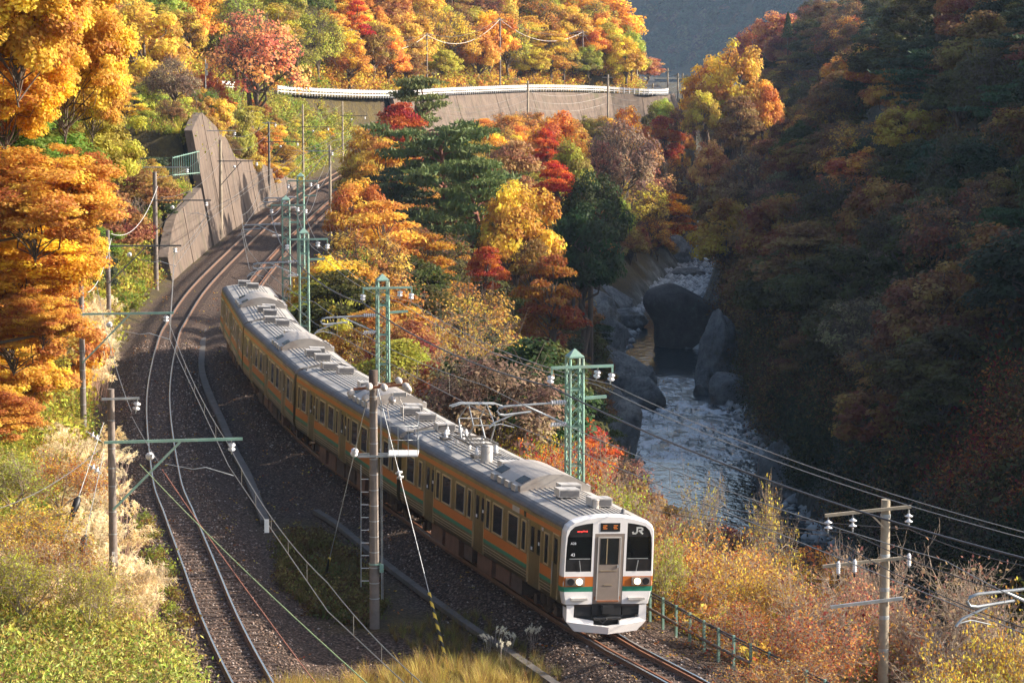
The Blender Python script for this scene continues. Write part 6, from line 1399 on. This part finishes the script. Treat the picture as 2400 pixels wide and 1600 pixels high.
cover(16000, (-75, 34), (345, 640), lambda x, y, z, A: (A['rd'] < -5) & (A['rd'] > -60), 2, zc, 1.0, 2.6, tufts, 'hillside_undergrowth', 'golden undergrowth between the trees of the sunny hillside')
cover(9000, (-36, 4), (338, 500), lambda x, y, z, A: (A['d1'] > 1) & (A['rd'] > .8), 3, lambda a, b: np.array(rz_.choice([(.36, .40, .07), (.46, .44, .08), (.52, .42, .09)])) * rz_.uniform(.7, 1.1), .8, 1.8, tufts, 'bank_vines', 'green vines covering the bank below the guard rail')
cover(22000, (-20, 36), (74, 520), lambda x, y, z, A: (A['d3'] > .6) & (A['dre'] > .8) & (A['rv'] < 0), 4, zc, .6, 1.7, tufts + weeds, 'slope_undergrowth', 'brown and yellow undergrowth on the slope down to the river')
cover(16000, (12, 120), (150, 660), lambda x, y, z, A: (A['rv'] - A['hw'] > 1.0), 5, lambda a, b: zc(a, b) * .7 + .008, 1.2, 3.0, tufts, 'cliff_undergrowth', 'dark undergrowth covering the shaded hillside')  # zone colour lowered: the slope's shade is painted into the undergrowth
cover(12000, (14, 50), (170, 480), lambda x, y, z, A: (A['rv'] - A['hw'] > .6) & (A['rv'] - A['hw'] < 9), 6, lambda a, b: zc(a, b) * .7 + .008, 1.6, 3.2, finet, 'cliff_shrubs', 'dark bushes hanging on the cliff foot above the river')  # same lowered colour, with shade painted into the bushes at the cliff foot
cover(2600, (-26, 8), (74, 200), lambda x, y, z, A: (A['d1'] < 1) & (A['d3'] < 1.5), 7, lambda a, b: np.array(rz_.choice([(.55, .25, .05), (.60, .40, .08), (.30, .12, .05)])), .25, .5, [source('leaflitter', leaf_tuft(150, 9, .16, .5, .02, 1.3, 3))], 'fallen_leaves', 'fallen leaves scattered over the ballast')
# plants picked out by place in the foreground
def patch(name, label, n, poly, srcs, cols, smin, smax, seed, z=-.55, kind='stuff'):
    r = np.random.default_rng(seed); P = np.array(poly, float); a, b = P.min(0), P.max(0); out = []
    while len(out) < n:
        q = a + (b - a) * r.random(2); ins = False; j = len(P) - 1
        for i in range(len(P)):
            if (P[i][1] > q[1]) != (P[j][1] > q[1]) and q[0] < (P[j][0] - P[i][0]) * (q[1] - P[i][1]) / (P[j][1] - P[i][1]) + P[i][0]: ins = not ins
            j = i
        if ins: w3 = W(q[0], q[1], z); out.append((w3.x, w3.y))
    out = np.array(out); zz, _ = terrain(out[:, 0], out[:, 1]); C = np.array([np.array(cols[r.integers(len(cols))]) * (.75 + .5 * r.random()) for _ in out])
    instancer(name, label, np.stack([out[:, 0], out[:, 1], zz - .03], 1), smin + (smax - smin) * r.random(n), C, srcs, .15)
BG = [(.74, .56, .40), (.80, .64, .48), (.62, .44, .28)]
patch('pampas_grass', 'feathery beige pampas grass around the nearest pole', 120, [(130, 1110), (280, 1100), (285, 1200), (300, 1300), (330, 1420), (345, 1470), (260, 1500), (230, 1480), (180, 1380), (150, 1250)], plumes, BG, .5, .95, 1)
patch('pampas_grass', 'second drift of pampas grass at the left edge', 70, [(20, 1420), (130, 1390), (180, 1470), (200, 1520), (60, 1530)], plumes, BG, .5, .95, 2)
patch('pampas_grass', 'pampas plumes beside the second concrete pole', 60, [(190, 840), (240, 800), (250, 960), (200, 1000)], plumes, BG, .8, 1.2, 3)
patch('pampas_grass', 'pampas grass spilling over the ballast edge', 35, [(270, 1440), (350, 1430), (375, 1500), (330, 1540), (270, 1530)], plumes, BG, .6, .9, 13)
patch('bamboo_grass', 'bright green bamboo grass filling the lower left corner', 2600, [(-60, 1470), (150, 1500), (330, 1500), (400, 1590), (430, 1720), (-60, 1760)], sasa + weeds[:1] + finet[:1], [(.42, .44, .07), (.58, .56, .18), (.26, .31, .05), (.64, .54, .16), (.60, .40, .12), (.16, .17, .04), (.40, .30, .12)], .6, 1.5, 4)
patch('weed_patch', 'dark green weeds between the two tracks', 650, [(650, 1265), (760, 1250), (850, 1330), (905, 1420), (860, 1470), (740, 1440), (660, 1370)], weeds + tufts[:1], [(.14, .12, .035), (.11, .12, .035), (.19, .13, .05), (.16, .10, .04)], .35, .8, 5)
patch('dry_grass', 'golden dry grass at the bottom edge right of the ladder pole', 1500, [(560, 1700), (860, 1590), (1000, 1555), (1130, 1575), (1250, 1620), (1420, 1720), (1500, 1850), (500, 1850)], weeds, [(.50, .32, .08), (.42, .26, .07), (.55, .38, .14), (.30, .22, .06)], .6, 1.15, 6)
patch('weed_patch', 'scattered brown weeds beside the diagonal kerb', 300, [(900, 1480), (1090, 1420), (1330, 1600), (1100, 1600)], weeds, [(.26, .17, .07), (.20, .17, .05)], .3, .7, 7)
patch('white_seed_heads', 'white fluffy seed heads near the kerb', 6, [(1130, 1520), (1230, 1500), (1270, 1530), (1150, 1570)], plumes, [(.75, .68, .58)], .3, .42, 8)
patch('track_weeds', 'small yellow green plants at the ballast edge', 60, [(290, 1240), (350, 1230), (440, 1500), (380, 1500)], tufts, [(.36, .38, .06), (.34, .22, .06)], .25, .7, 9)
for kd in sorted({c[0] for c in rest}):
    q = [c for c in rest if c[0] == kd]; sr = []
    for i, (cm, tm_) in enumerate(TM[kd]):
        me = cm.copy(); me.materials.clear(); me.materials.append(M['leafi']); sr.append(source(kd + '_far%d' % i, me))
    instancer('forest_mass', 'smaller ' + kd.replace('_', ' ') + 's filling the gaps of the slopes', [(c[1], c[2], c[7]) for c in q], [c[3] for c in q], np.array([PAL[c[5]][1] for c in q]), sr, .03)
# ---------------------------------------------------------------- far mountain with forest
def far_mountain():
    gx, gy = np.meshgrid(np.linspace(-120, 1200, 190), np.linspace(2000, 3100, 161))
    n = (vnoise(gx, gy, 150, 51) - .5) * 90 + (vnoise(gx, gy, 60, 52) - .5) * 28
    z = -22 + np.maximum(0, .46 * (gx - 30) + .50 * (gy - 2250) + n * 1.1); z = np.minimum(z, 130 + (z - 130) * .2 * (z > 130) + n * .3)
    V = np.stack([gx, gy, z], -1).reshape(-1, 3); i = np.arange(gx.size).reshape(gx.shape); F = np.stack([i[:-1, :-1], i[:-1, 1:], i[1:, 1:], i[1:, :-1]], -1).reshape(-1, 4)
    me = npmesh(V, F, M['ground'], smooth=True, extra={'rock': np.zeros(gx.size), 'ballast': np.zeros(gx.size)}); obj('far_mountain', me, kind='structure', label='blue hazed wooded mountain closing the valley')
    r = np.random.default_rng(8); k = r.random(gx.size) < .75; P = V[k] + r.normal(size=(k.sum(), 3)) * np.array([3, 3, 0]); f = P[:, 1]; px = 1200 + FPX * P[:, 0] / f; q = (px > 1150) & (px < 2450) & (P[:, 2] > -20) & (P[:, 2] < 120); P = P[q]
    cols = [(.07, .10, .04), (.10, .11, .05), (.17, .09, .05), (.05, .08, .04), (.13, .11, .05), (.07, .09, .05)]
    instancer('distant_forest', 'hazy forest covering the far mountain', P + np.array([0, 0, 2.5]), 4.0 + 4.5 * r.random(len(P)), np.array([cols[a] for a in r.integers(len(cols), size=len(P))]), farc, .1); print('far', len(P))
far_mountain()
# ---------------------------------------------------------------- haze over the valley
m = bpy.data.materials.new('valley_haze'); m.use_nodes = True; nt = m.node_tree; nt.nodes.remove(nt.nodes['Principled BSDF'])
pv = nt.nodes.new('ShaderNodeVolumePrincipled'); pv.inputs['Color'].default_value = (.50, .70, 1, 1); pv.inputs['Density'].default_value = .00007; pv.inputs['Anisotropy'].default_value = 0
nt.links.new(pv.outputs[0], nt.nodes['Material Output'].inputs['Volume'])
MB().box((500, 1600, 75), (5600, 4200, 250)).build('haze', m, kind='stuff', label='thin blue haze hanging in the valley')
